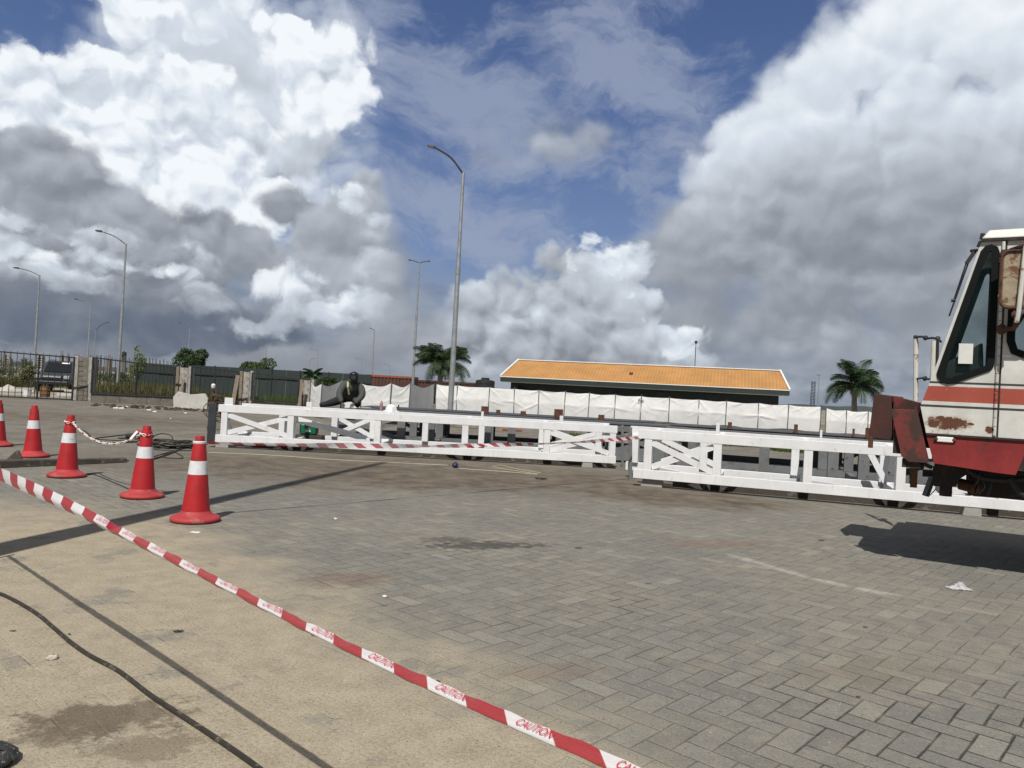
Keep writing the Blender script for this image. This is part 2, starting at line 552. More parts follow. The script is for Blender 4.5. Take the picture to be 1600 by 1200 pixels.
M = {}
M['cone_red'] = pmat('cone_red', (.40, .011, .016), .55, .16, 5, .06, spots=(.24, .02, .02), spot_amt=.35, streak=(.25, .022, .022))
M['cone_dusty'] = pmat('cone_dusty', (.36, .034, .038), .7, .16, 6, .1, spots=(.30, .13, .11), spot_amt=.35)
M['collar'] = pmat('collar', (.62, .64, .66), .45, .10, 14, .15, spots=(.42, .42, .42), spot_amt=.2)
M['white_paint'] = pmat('white_paint', (.68, .69, .70), .55, .08, 3, .05, spots=(.52, .515, .50), spot_amt=.2, spot_scale=5, streak=(.56, .555, .54))
M['grey_steel'] = pmat('grey_steel', (.145, .152, .156), .55, .16, 3, .06, spots=(.075, .06, .05), spot_amt=.25)
M['deck_steel'] = pmat('deck_steel', (.055, .058, .06), .6, .2, 2, .06, spots=(.10, .09, .08), spot_amt=.3)
M['dark_steel'] = pmat('dark_steel', (.028, .033, .038), .55, .2, 4, .05)
M['rust'] = pmat('rust', (.11, .042, .022), .85, .4, 9, .3, spots=(.035, .018, .012), spot_amt=.6)
M['black_bar'] = pmat('black_bar', (.018, .018, .02), .5, .2, 6, .05, spots=(.07, .03, .02), spot_amt=.2)
M['concrete'] = pmat('concrete', (.34, .325, .29), .9, .25, 4, .35, spots=(.16, .15, .13), spot_amt=.5, streak=(.14, .13, .11))
M['dark_concrete'] = pmat('dark_concrete', (.15, .135, .115), .9, .3, 3, .35, spots=(.26, .25, .22), spot_amt=.3)
M['pale_slab'] = pmat('pale_slab', (.47, .465, .43), .9, .12, 3, .2, spots=(.3, .29, .26), spot_amt=.3)
M['block'] = pmat('block', (.30, .29, .27), .9, .2, 8, .3)
M['old_wood'] = pmat('old_wood', (.22, .18, .135), .85, .35, 6, .3, streak=(.10, .08, .06))
M['dark_wood'] = pmat('dark_wood', (.055, .047, .038), .85, .35, 7, .4, spots=(.13, .11, .09), spot_amt=.4)
M['rubber'] = pmat('rubber', (.02, .02, .021), .65, .2, 9, .1)
M['cable'] = pmat('cable', (.028, .024, .018), .6, .3, 20, .1, spots=(.12, .10, .075), spot_amt=.35, spot_scale=16)
M['pale_cord'] = pmat('pale_cord', (.5, .45, .33), .8, .2, 20, .1)
M['galv'] = pmat('galv', (.36, .38, .39), .45, .12, 5, .05, metal=.55)
M['lamp_black'] = pmat('lamp_black', (.03, .032, .034), .5, .1, 6, .03)
M['lens'] = pmat('lens', (.55, .55, .5), .3, .1, 6, 0)
M['leaf_palm'] = leaf_mat('leaf_palm', (.018, .045, .016), (.05, .095, .032), .25)
M['leaf_dark'] = leaf_mat('leaf_dark', (.02, .045, .012), (.06, .10, .03), .3)
M['leaf_mid'] = leaf_mat('leaf_mid', (.04, .075, .018), (.10, .15, .045), .35)
M['leaf_pale'] = leaf_mat('leaf_pale', (.10, .15, .03), (.20, .26, .07), .4)
M['grass'] = leaf_mat('grass', (.07, .085, .025), (.20, .18, .075), .3)
M['green_grass'] = leaf_mat('green_grass', (.05, .085, .018), (.12, .15, .035), .3)
M['bark'] = pmat('bark', (.17, .14, .11), .9, .3, 12, .4)
M['palm_bark'] = pmat('palm_bark', (.24, .22, .18), .9, .25, 10, .3)
M['orange_roof'] = pmat('orange_roof', (.42, .22, .075), .6, .12, .6, .03, streak=(.33, .165, .055))
M['trim_white'] = pmat('trim_white', (.72, .72, .70), .6, .1, 3, .05)
M['dark_green'] = pmat('dark_green', (.018, .03, .026), .7, .25, 1.5, .05)
M['hoarding'] = pmat('hoarding', (.015, .028, .026), .7, .25, 1.0, .05, streak=(.022, .036, .033))
M['container'] = pmat('container', (.075, .03, .021), .7, .3, 1.5, .1, spots=(.05, .025, .018), spot_amt=.55, spot_scale=2)
M['orange_paint'] = pmat('orange_paint', (.25, .07, .03), .7, .2, 2, .1)
M['tank_black'] = pmat('tank_black', (.018, .02, .022), .5, .2, 3, .03)
M['cab_white'] = None
M['chassis_red'] = pmat('chassis_red', (.20, .014, .014), .6, .25, 3, .12, spots=(.055, .018, .012), spot_amt=.30, spot_scale=4, streak=(.12, .01, .01))
M['rusty_red'] = pmat('rusty_red', (.13, .022, .018), .75, .35, 4, .25, spots=(.04, .02, .014), spot_amt=.75, spot_scale=5)
M['dark_rusty_red'] = pmat('dark_rusty_red', (.05, .018, .014), .8, .35, 4, .25, spots=(.10, .018, .015), spot_amt=.4, spot_scale=4)
M['grime'] = pmat('grime', (.022, .017, .015), .8, .35, 8, .3, spots=(.055, .03, .02), spot_amt=.4)
M['skin'] = pmat('skin', (.10, .055, .035), .6, .1, 9, .05)
M['coverall'] = pmat('coverall', (.058, .064, .058), .85, .25, 14, .25)
M['black_cloth'] = pmat('black_cloth', (.012, .012, .014), .85, .2, 14, .2)
M['hivis'] = pmat('hivis', (.42, .42, .20), .7, .15, 12, .1)
M['helmet_black'] = pmat('helmet_black', (.012, .012, .014), .3, .1, 9, .03)
M['visor'] = pmat('visor', (.03, .035, .04), .12, .1, 9, 0)
M['glove'] = pmat('glove', (.09, .08, .07), .8, .2, 14, .1)
M['welder_green'] = pmat('welder_green', (.005, .11, .055), .4, .12, 7, .04)
M['sand'] = pmat('sand', (.42, .39, .33), .95, .15, 5, .5)
M['car_grey'] = pmat('car_grey', (.055, .058, .062), .35, .1, 4, .02, metal=.4)
M['car_dark'] = pmat('car_dark', (.014, .015, .016), .4, .15, 6, .03)
M['car_glass'] = pmat('car_glass', (.012, .014, .016), .06, .05, 3, 0)
M['chrome'] = pmat('chrome', (.6, .62, .64), .2, .05, 8, 0, metal=.9)
M['lamp_glass'] = pmat('lamp_glass', (.34, .36, .38), .15, .1, 20, .1)
M['plastic_white'] = pmat('plastic_white', (.72, .72, .70), .5, .08, 6, .03)
M['drum_rust'] = pmat('drum_rust', (.17, .08, .035), .8, .35, 6, .2, spots=(.06, .03, .015), spot_amt=.4)
M['litter_white'] = pmat('litter_white', (.60, .60, .57), .6, .1, 9, .1)
M['stone'] = pmat('stone', (.48, .44, .37), .9, .15, 14, .3)
M['dead_leaf'] = pmat('dead_leaf', (.05, .045, .03), .8, .4, 20, .2)
M['asphalt'] = pmat('asphalt', (.035, .035, .036), .85, .5, 60, .6, spots=(.35, .35, .34), spot_amt=.35, spot_scale=60)
M['blue_plastic'] = pmat('blue_plastic', (.02, .03, .09), .4, .2, 9, .05)
M['yellow_rail'] = pmat('pole_white', (.62, .61, .55), .5, .12, 9, .1, spots=(.20, .10, .05), spot_amt=.2)
M['mirror_rust'] = pmat('mirror_rust', (.30, .25, .17), .6, .3, 9, .15, spots=(.12, .05, .02), spot_amt=.55, spot_scale=10)
M['treeline'] = pmat('treeline', (.045, .06, .06), .95, .3, .05, 0)


def cloth_mat():
    m, nt, b = new_mat('tarp_white')
    P = texco()
    n = noise(P, 2.0, 5, .6)
    c = mix(sstep(n, .3, .7), (.68, .69, .68), (.80, .80, .79))
    N.wire(b.inputs['Base Color'], c); b.inputs['Roughness'].default_value = .7
    t = nt.nodes.new('ShaderNodeBsdfTranslucent'); N.wire(t.inputs['Color'], c)
    ms = nt.nodes.new('ShaderNodeMixShader'); ms.inputs[0].default_value = .12
    nt.links.new(b.outputs[0], ms.inputs[1]); nt.links.new(t.outputs[0], ms.inputs[2])
    nt.links.new(ms.outputs[0], nt.nodes['Material Output'].inputs['Surface'])
    return m


M['tarp'] = cloth_mat()

# ------------------------------------------------------------------ ground and paving
PAVE_ANG = R_(-42.4)
CELL = .112


def line_mask(P, a, b, soft):
    """0..1 to the left of the ground line a -> b"""
    a, b = Vector(a[:2]), Vector(b[:2]); d = (b - a).normalized(); nrm = Vector((-d.y, d.x))
    x, y, z = sep(P)
    return (x - a.x) * nrm.x + (y - a.y) * nrm.y


def spot(P, c, rx, ry, ang=0):
    n = N.nt.nodes.new('ShaderNodeMapping'); n.vector_type = 'TEXTURE'
    N.wire(n.inputs['Vector'], P)
    n.inputs['Location'].default_value = (c[0], c[1], 0); n.inputs['Rotation'].default_value = (0, 0, ang)
    n.inputs['Scale'].default_value = (rx, ry, 1)
    return 1.0 - vmath('LENGTH', N(n.outputs[0]))


def paving_material():
    m, nt, b = new_mat('herringbone_pavers')
    P = texco()
    mp = nt.nodes.new('ShaderNodeMapping'); mp.vector_type = 'TEXTURE'
    N.wire(mp.inputs['Vector'], P)
    mp.inputs['Rotation'].default_value = (0, 0, PAVE_ANG); mp.inputs['Scale'].default_value = (CELL, CELL, 1)
    Q = N(mp.outputs[0])
    # slightly wandering courses
    wob = vmath('SCALE', vmath('SUBTRACT', noise(P, 1.3, 2, .5, color=True), (.5, .5, .5)), scale=.28)
    Q = vmath('ADD', Q, wob)
    x, y, z = sep(Q)
    ci = N.math('FLOOR', x); cj = N.math('FLOOR', y)
    fx = x - ci; fy = y - cj
    k = N.math('FLOORED_MODULO', ci - cj + .01, 4.0); k = N.math('FLOOR', k)
    is_ = lambda v: N.math('COMPARE', k, float(v), .1)
    k0, k1, k2, k3 = is_(0), is_(1), is_(2), is_(3)
    dl = fx + k1 * 9.0; dr = (1.0 - fx) + k0 * 9.0; db = fy + k2 * 9.0; dt = (1.0 - fy) + k3 * 9.0
    edge = dl.min(dr).min(db.min(dt))
    idn = nt.nodes.new('ShaderNodeTexWhiteNoise'); idn.noise_dimensions = '2D'
    N.wire(idn.inputs['Vector'], comb(ci - k1 + .5, cj - k2 + .5, 0.0))
    rnd = N(idn.outputs['Value']); rc = sep(N(idn.outputs['Color']))
    fine = noise(P, 60, 5, .7); mid = noise(P, 7, 5, .6); big = noise(P, .55, 4, .55)
    grit = noise(P, 260, 2, .6)
    # stone
    c = mix(rnd, (.122, .1205, .111), (.156, .153, .140))
    c = mix(sstep(rc[1], .86, .99) * .5, c, (.25, .24, .205))
    c = mix(sstep(fine, .35, .7) * .6, c, (.088, .086, .078))
    c = mix(sstep(noise(P, 24, 4, .7), .5, .7) * .35, c, (.23, .22, .19))
    c = mix(sstep(grit, .56, .70) * .5, c, (.31, .30, .265))
    c = mix(sstep(grit, .44, .30) * .5, c, (.06, .058, .052))
    # sand film
    side = line_mask(P, gp(345, 838), gp(1010, 1165), 1)            # negative on the sandy side
    w = noise(P, 1.5, 5, .62) - .5
    sand = sstep(side + w * 1.9, -.62, .42, 1, 0) * sstep(side, -9, -6.0)
    xx, yy, _ = sep(P)
    sand = sand * sstep(yy + w * 2.5, 8.2, 6.2, 0, 1)
    thin = sstep(big * .5 + mid * .5, .40, .60) * .35
    bare = sstep(noise(P, 1.9, 6, .7) + rnd * .08, .60, .70) * .62
    sandf = (sand * (1.0 - bare)).max(thin * sstep(yy, 6, 16, .8, .35))
    joint_w = sstep(noise(P, 3.0, 3, .6), .35, .7, .02, .062)
    joint = sstep(edge - (fine - .5) * .07, 0.0, 1.0, 0, 1, 'LINEAR')
    jm = 1.0 - N.math('GREATER_THAN', joint, joint_w)
    jm2 = sstep(edge, .0, .10, 1, 0) * .5
    open_j = sstep(noise(P, 1.1, 5, .65) + (noise(P, .3, 2, .5) - .5) * .6, .46, .66).max(sstep(spot(P, gp(1500, 1130), 1.3, .9) + w, .0, .6))
    jfac = (jm * (.35 + open_j * .65)).max(jm2 * open_j * .5)
    c = mix(jfac * (1.0 - sandf * .93) * .80, c, mix(open_j, (.12, .108, .085), (.020, .018, .015)))
    sc = mix(sstep(fine * .6 + mid * .4, .32, .66), (.185, .155, .112), (.295, .255, .188))
    sc = mix(sstep(grit, .56, .70) * .6, sc, (.42, .385, .31))
    sc = mix(sstep(noise(P, 170, 3, .65), .56, .68) * .75, sc, (.095, .08, .058))
    c = mix(sandf * .93, c, mix(1.0, sc, (1.10, 1.10, 1.10), 'MULTIPLY'))
    # brown dirt by the girders and towards the fence
    e1 = spot(P, gp(640, 735), 6.2, 3.0, R_(2)).max(spot(P, gp(900, 745), 3.4, 1.3, R_(-8))).max(spot(P, gp(1040, 775), 2.4, 1.3, R_(-15))).max(spot(P, gp(180, 655), 6, 3.2, 0) * .9)
    dn = noise(P, 1.2, 7, .66)
    dirt = sstep(e1 + (dn - .5) * 1.5, .02, .55)
    c = mix(dirt * .93, c, mix(sstep(noise(P, 3.2, 7, .68), .36, .64), (.036, .025, .017), (.125, .096, .068)))
    far = sstep(yy + w * 3, 7.5, 15)
    c = mix(far * .62, c, mix(sstep(dn, .35, .65), (.085, .072, .055), (.168, .15, .122)))
    # reddish and oily stains
    for q, rx, ry, col, s in (((545, 905), .34, .20, (.13, .075, .05), .45), ((760, 852), .55, .16, (.035, .033, .03), .8), ((700, 843), .25, .13, (.04, .038, .034), .6),
                              ((175, 1120), .30, .16, (.10, .08, .055), .75), ((130, 1130), .22, .16, (.10, .08, .055), .7), ((240, 1165), .2, .13, (.11, .09, .06), .6),
                              ((1120, 850), .6, .2, (.15, .10, .07), .5), ((90, 1150), .2, .09, (.10, .082, .056), .6), ((1360, 1050), .5, .2, (.13, .10, .07), .3), ((860, 1050), .3, .12, (.14, .09, .06), .3)):
        f = sstep(spot(P, gp(*q), rx * 1.15, ry * 1.15, R_(20)) + (noise(P, 11, 7, .7) - .5) * 3.2, .0, .5)
        c = mix(f * s, c, col)
    # tyre scuffs and a pale drag mark
    arc = None
    pts = [gp(1140, 866), gp(1200, 884), gp(1262, 902), gp(1330, 918), gp(1400, 930)]
    for a, b2 in zip(pts, pts[1:]):
        d = (b2 - a); f = spot(P, (a + b2) / 2, d.length * .75, .085, math.atan2(d.y, d.x))
        arc = f if arc is None else arc.max(f)
    c = mix(sstep(arc + (noise(P, 8, 6, .7) - .5) * 2.4, 0, .9) * .42, c, (.42, .41, .38))
    # sparse pale grains
    gr = voronoi(P, 26, out='Distance')
    c = mix(N.math('LESS_THAN', gr, .07) * N.math('GREATER_THAN', noise(P, 9, 2, .5), .57), c, (.5, .48, .43))
    dk = voronoi(vmath('ADD', P, (5, 9, 0)), 13, out='Distance')
    c = mix(N.math('LESS_THAN', dk, .06) * .8, c, (.05, .045, .035))
    sp1 = noise(P, 120, 3, .75); sp2 = noise(vmath('ADD', P, (3, 8, 0)), 75, 4, .75)
    c = mix(sstep(sp1, .55, .68) * .42, c, (.33, .315, .275))
    c = mix(sstep(sp2, .54, .66) * .58, c, (.050, .046, .039))
    c = mix(1.0, c, (1.25, 1.245, 1.22), 'MULTIPLY')
    N.wire(b.inputs['Base Color'], c)
    N.wire(b.inputs['Roughness'], sstep(fine, .2, .8, .78, .95))
    b.inputs['Specular IOR Level'].default_value = .25
    tl = (fx + k1) * (rc[0] - .5) + (fy + k2) * (rc[2] - .5)
    relief = tl * .55 * (1.0 - sandf * .7) + sstep(edge, .0, .07) * (1.0 - sandf * .85) + rnd * .10 * (1.0 - sandf) + fine * .34 + sp1 * .25 + grit * .10 + mid * .25
    set_bump(b, relief, .8, .008)
    return m


M['paving'] = paving_material()


def ground_material():
    m, nt, b = new_mat('sandy_ground')
    P = texco()
    n = noise(P, .12, 8, .62); f = noise(P, 3, 5, .6)
    c = mix(sstep(n, .42, .58), (.33, .30, .25), (.10, .10, .05))
    c = mix(sstep(f, .3, .7) * .4, c, (.19, .17, .12))
    N.wire(b.inputs['Base Color'], c); b.inputs['Roughness'].default_value = .95
    set_bump(b, f, .5, .05)
    return m


M['ground'] = ground_material()
mb = MB(); mb.grid(lambda u, v: (-2600 + 5200 * u, -400 + 3000 * v, -.06), 4, 4)
tag(mb.build('ground', M['ground']), 'open sandy and grassy ground beyond the yard reaching the horizon', kind='structure')
mb = MB(); mb.grid(lambda u, v: (-40 + 80 * u, -14 + 47.5 * v, 0), 4, 4)
tag(mb.build('paving', M['paving']), 'herringbone block paving of the yard with sand and stains', kind='structure')


def onplane(px, py, p0, d):
    """photo pixel -> (distance along d from p0, height) on the upright plane through p0"""
    r = ray(px, py); nx, ny = -d.y, d.x
    t = (p0.x * nx + p0.y * ny) / (r.x * nx + r.y * ny)
    q = Vector((0, 0, H)) + r * t
    return (q.x - p0.x) * d.x + (q.y - p0.y) * d.y, q.z


# ------------------------------------------------------------------ traffic cones
def make_cone(name):
    t = thing(name)
    mb = MB()
    mb.lathe([(.195, 0), (.212, .012), (.214, .028), (.205, .042), (.185, .050), (.160, .058), (.135, .074), (.122, .096)], n=40)
    mb.build('base', M['cone_dusty'], t, smooth=50)
    mb = MB()
    mb.lathe([(.120, .09), (.0835, .42), (.0700, .54), (.0525, .700), (.0515, .706), (.0415, .708), (.040, .752), (.037, .76), (.028, .7601), (.026, .70)], n=36)
    mb.build('body', M['cone_red'], t, smooth=35)
    mb = MB()
    mb.lathe([(.0840, .420), (.0862, .4205), (.0726, .5395), (.0705, .54)], n=36, cap=False)
    mb.build('reflective_collar', M['collar'], t, smooth=35)
    return t


cone0 = make_cone('traffic_cone')
cone_specs = [((305, 814), 'red traffic cone with caution tape tied round its neck, nearest the camera', 1.0, (0, 0), 1.0),
              ((222, 777), 'red traffic cone holding the chain and a scrap of striped tape', .98, (.012, 0), 2.1),
              ((104, 745), 'red traffic cone with a chain tied on, behind the end of the dark timber beam', .975, (-.015, .01), .4),
              ((51, 714), 'red traffic cone standing just behind the dark timber beam, no chain', .975, (.0, .02), 3.3),
              ((-4, 697), 'red traffic cone cut off by the left edge of the photo', .965, (.02, 0), 5.0)]
cone_at = []
for i, (p, lab, s, tilt, rz) in enumerate(cone_specs):
    o = cone0 if i == 0 else copy_tree(cone0)
    o.location = gp(*p); o.scale = (1, 1, s)
    o.rotation_euler = (tilt[0], tilt[1], rz)
    tag(o, lab, 'traffic cone', 'traffic cones in a row')
    cone_at.append(gp(*p))


# ------------------------------------------------------------------ plastic chain, scrap of tape
def sag(a, b, drop, n):
    return [a.lerp(b, i / n) - Vector((0, 0, drop * 4 * (i / n) * (1 - i / n))) for i in range(n + 1)]


def chain_links(mb, pts, r=.0045, L=.042, Wd=.022):
    acc = 0; k = 0
    for a, b in zip(pts, pts[1:]):
        d = (b - a).normalized(); s = d.cross(Vector((0, 0, 1))).normalized(); u = s.cross(d)
        w = s if k % 2 else u
        c = (a + b) / 2; h = (b - a).length / 2 + .006
        mb.mi = 1 if k % 5 == 4 else 0
        loop = [c + d * (h * math.cos(q)) * (1.0) + w * (Wd / 2 * math.sin(q)) for q in [2 * math.pi * j / 10 for j in range(11)]]
        mb.tube(loop, r, 5, cap=False)
        k += 1


mb = MB()
A = cone_at[2] + Vector((.045, -.02, .655)); B = cone_at[1] + Vector((-.05, 0, .655))
n = int((B - A).length / .034)
chain_links(mb, sag(A, B, .17, n))
for c, cr in ((cone_at[2], .056), (cone_at[1], .058)):
    ring = [c + Vector((cr * math.cos(q), cr * math.sin(q), .655 + .012 * math.sin(q * 2))) for q in [2 * math.pi * j / 11 for j in range(12)]]
    chain_links(mb, ring)
tag(mb.build('plastic_chain', [M['plastic_white'], M['cone_red']], smooth='all'), 'thin white plastic chain hanging between two red cones', 'chain')


# ------------------------------------------------------------------ caution tape
def tape_mat():
    m, nt, b = new_mat('striped_tape')
    uv = nt.nodes.new('ShaderNodeUVMap'); uv.uv_map = 'tape'
    u, v, _ = sep(N(uv.outputs[0]))
    k = N.math('FRACT', u / .233 + v * .16)
    red = sstep(k, .0, .012, 0, 1, 'LINEAR') * sstep(k, .49, .502, 1, 0, 'LINEAR')
    n = noise(comb(u * 30, v * 2, 0.0), 2, 4, .6)
    c = mix(red, mix(n, (.74, .73, .75), (.82, .82, .83)), mix(n, (.34, .006, .018), (.45, .010, .028)))
    N.wire(b.inputs['Base Color'], c); b.inputs['Roughness'].default_value = .32
    set_bump(b, noise(comb(u * 14, v * 3, 0.0), 3, 4, .6), .35, .004)
    t = nt.nodes.new('ShaderNodeBsdfTranslucent'); N.wire(t.inputs['Color'], c)
    ms = nt.nodes.new('ShaderNodeMixShader'); ms.inputs[0].default_value = .22
    nt.links.new(b.outputs[0], ms.inputs[1]); nt.links.new(t.outputs[0], ms.inputs[2])
    tr = nt.nodes.new('ShaderNodeBsdfTransparent'); m2 = nt.nodes.new('ShaderNodeMixShader'); m2.inputs[0].default_value = .16
    nt.links.new(ms.outputs[0], m2.inputs[1]); nt.links.new(tr.outputs[0], m2.inputs[2])
    nt.links.new(m2.outputs[0], nt.nodes['Material Output'].inputs['Surface'])
    return m


M['tape'] = tape_mat()
M['tape_ink'] = pmat('tape_ink', (.55, .02, .05), .4, .1, 20, 0)


def polyline(pts, step):
    """even resample of a Catmull-Rom curve"""
    pts = [Vector(p) for p in pts]
    P = [pts[0] * 2 - pts[1]] + pts + [pts[-1] * 2 - pts[-2]]
    out = []
    for i in range(1, len(P) - 2):
        p0, p1, p2, p3 = P[i - 1:i + 3]
        m = max(2, int((p2 - p1).length / step) + 1)
        for j in range(m):
            t = j / m
            out.append(.5 * ((2 * p1) + (p2 - p0) * t + (2 * p0 - 5 * p1 + 4 * p2 - p3) * t * t + (3 * p1 - p0 - 3 * p2 + p3) * t ** 3))
    out.append(pts[-1])
    return out


def ribbon(name, pts, phis, width, u0=0.0, parent=None, vee=.18, step=.02, flaps=None):
    """tape along pts; phi = tilt of its width from level, per control point"""
    line = polyline(pts, step)
    n = len(line); L = [0]
    for a, b in zip(line, line[1:]): L.append(L[-1] + (b - a).length)
    def interp(tab, s):
        x = s * (len(tab) - 1); i = min(int(x), len(tab) - 2); return tab[i] + (tab[i + 1] - tab[i]) * (x - i)
    bm = bmesh.new(); uvl = bm.loops.layers.uv.new('tape')
    rows = []; frames = []
    for i, p in enumerate(line):
        s = L[i] / L[-1]
        d = (line[min(i + 1, n - 1)] - line[max(i - 1, 0)]).normalized()
        hp = Vector((-d.y, d.x, 0)).normalized()
        if hp.y < 0: hp = -hp
        up = Vector((0, 0, 1)); up = (up - d * up.dot(d)).normalized()
        f = R_(interp(phis, s)); w = hp * math.cos(f) + up * math.sin(f); nn = d.cross(w)
        W = interp(width, s) if isinstance(width, list) else width
        wr = .0015 * math.sin(L[i] * 31) + .0013 * math.sin(L[i] * 73 + 1)
        row = []
        for v in (-1, -.6, -.15, .35, .75, 1):
            if flaps and v < -.15:
                fa = R_(interp(flaps, s)); fd = hp * math.cos(fa) + up * math.sin(fa)
                row.append(bm.verts.new(p + w * (W / 2 * -.15) + fd * (W / 2 * (-.15 - v)) + nn * (wr * .7))); continue
            off = nn * ((0 if flaps else vee * W * (abs(v + .15) ** 1.2) * .5) + wr * (v * v))
            row.append(bm.verts.new(p + w * (W / 2 * v) + off))
        rows.append((row, L[i])); frames.append((p, d, w, nn, W))
    vs = [-1, -.6, -.15, .35, .75, 1]
    for (r0, l0), (r1, l1) in zip(rows, rows[1:]):
        for k in range(5):
            f = bm.faces.new([r0[k], r0[k + 1], r1[k + 1], r1[k]]); f.smooth = True
            for lp, q in zip(f.loops, ((l0, vs[k]), (l0, vs[k + 1]), (l1, vs[k + 1]), (l1, vs[k]))):
                lp[uvl].uv = (q[0] + u0, q[1])
    me = bpy.data.meshes.new(name); bm.to_mesh(me); bm.free()
    me.materials.append(M['tape'])
    o = bpy.data.objects.new(name, me); COL.objects.link(o)
    if parent: o.parent = parent
    return o, L, frames


def text_mesh(s, size=1.0):
    cu = bpy.data.curves.new('lettering', 'FONT'); cu.body = s; cu.size = size; cu.resolution_u = 3; cu.align_x = 'CENTER'; cu.align_y = 'CENTER'
    o = bpy.data.objects.new('lettering', cu); COL.objects.link(o)
    dg = bpy.context.evaluated_depsgraph_get(); dg.update()
    me = bpy.data.meshes.new_from_object(o.evaluated_get(dg))
    bpy.data.objects.remove(o); bpy.data.curves.remove(cu)
    return me


cot = 1 / math.tan(SUN_EL)
SDIR = Vector((math.sin(SUN_AZ) * cot, math.cos(SUN_AZ) * cot, -1))
G1, G2 = gp(0, 860), gp(505, 1200)
PN = (G2 - G1).cross(SDIR)


def on_sunplane(px, py):
    """point of the tape that throws its shadow along the ground line G1-G2"""
    d = ray(px, py); c = Vector((0, 0, H))
    return c + d * (PN.dot(G1 - c) / PN.dot(d))


tp = [on_sunplane(*q) for q in ((0, 741), (100, 788), (200, 840), (330, 907), (500, 994), (700, 1089), (960, 1203))]
tp.insert(0, tp[0] + (tp[0] - tp[1]) * 1.6)
tp.append(tp[-1] + (tp[-1] - tp[-2]) * 1.5)
tape, TL, TF = ribbon('caution_tape', tp, [100, 98, 88, 52, 16, 5, 8, 15, 18], [.066, .064, .060, .056, .054, .054, .056, .060, .06], u0=.02, flaps=[-80, -82, -86, -74, -54, -45, -38, -32, -30])
tag(tape, 'red and white caution tape stretched across the sandy foreground', 'caution tape')
# lettering on the white bands of the near half
base = text_mesh('CAUTION', 1.0)
xs = [v.co.x for v in base.vertices]; ys = [v.co.y for v in base.vertices]
tw, thh = max(xs) - min(xs), max(ys) - min(ys); cx, cy = (max(xs) + min(xs)) / 2, (max(ys) + min(ys)) / 2
for k in range(0, 40):
    uc = (k + .75) * .233 - .02
    if uc > TL[-1] - .1 or uc < 2.7: continue
    bm = bmesh.new(); vmap = []
    for v in base.vertices:
        s = uc + (v.co.x - cx) / tw * .088
        i = min(range(len(TL)), key=lambda q: abs(TL[q] - s))
        p, d, w, nn, W = TF[i]
        vv = .45 + (v.co.y - cy) / thh * .70
        off = nn * ((.0015 * math.sin(TL[i] * 31) + .0013 * math.sin(TL[i] * 73 + 1)) * vv * vv)
        e = p + d * (s - TL[i]) + w * (W / 2 * vv) + off
        sgn = 1 if nn.dot((Vector((0, 0, H)) - e)) > 0 else -1
        vmap.append(bm.verts.new(e + nn * (.0042 * sgn)))
    for f in base.polygons:
        try: bm.faces.new([vmap[q] for q in f.vertices])
        except ValueError: pass
    me = bpy.data.meshes.new('lettering'); bm.to_mesh(me); bm.free(); me.materials.append(M['tape_ink'])
    o = bpy.data.objects.new('lettering', me); COL.objects.link(o); o.parent = tape

# stakes just outside the picture that hold the two ends of the tape
for q, lab in ((tp[0], 'thin steel stake outside the left edge holding the far end of the tape'), (tp[-1], 'thin steel stake below the picture holding the near end of the tape')):
    mb = MB(); mb.tube([(0, 0, 0), (0, 0, q.z + .06)], .011, 8); mb.lathe([(.06, 0), (.06, .008), (.02, .012)], n=14)
    tag(mb.build('tape_stake', M['rust'], loc=(q.x, q.y, 0), smooth=40), lab, 'stake')

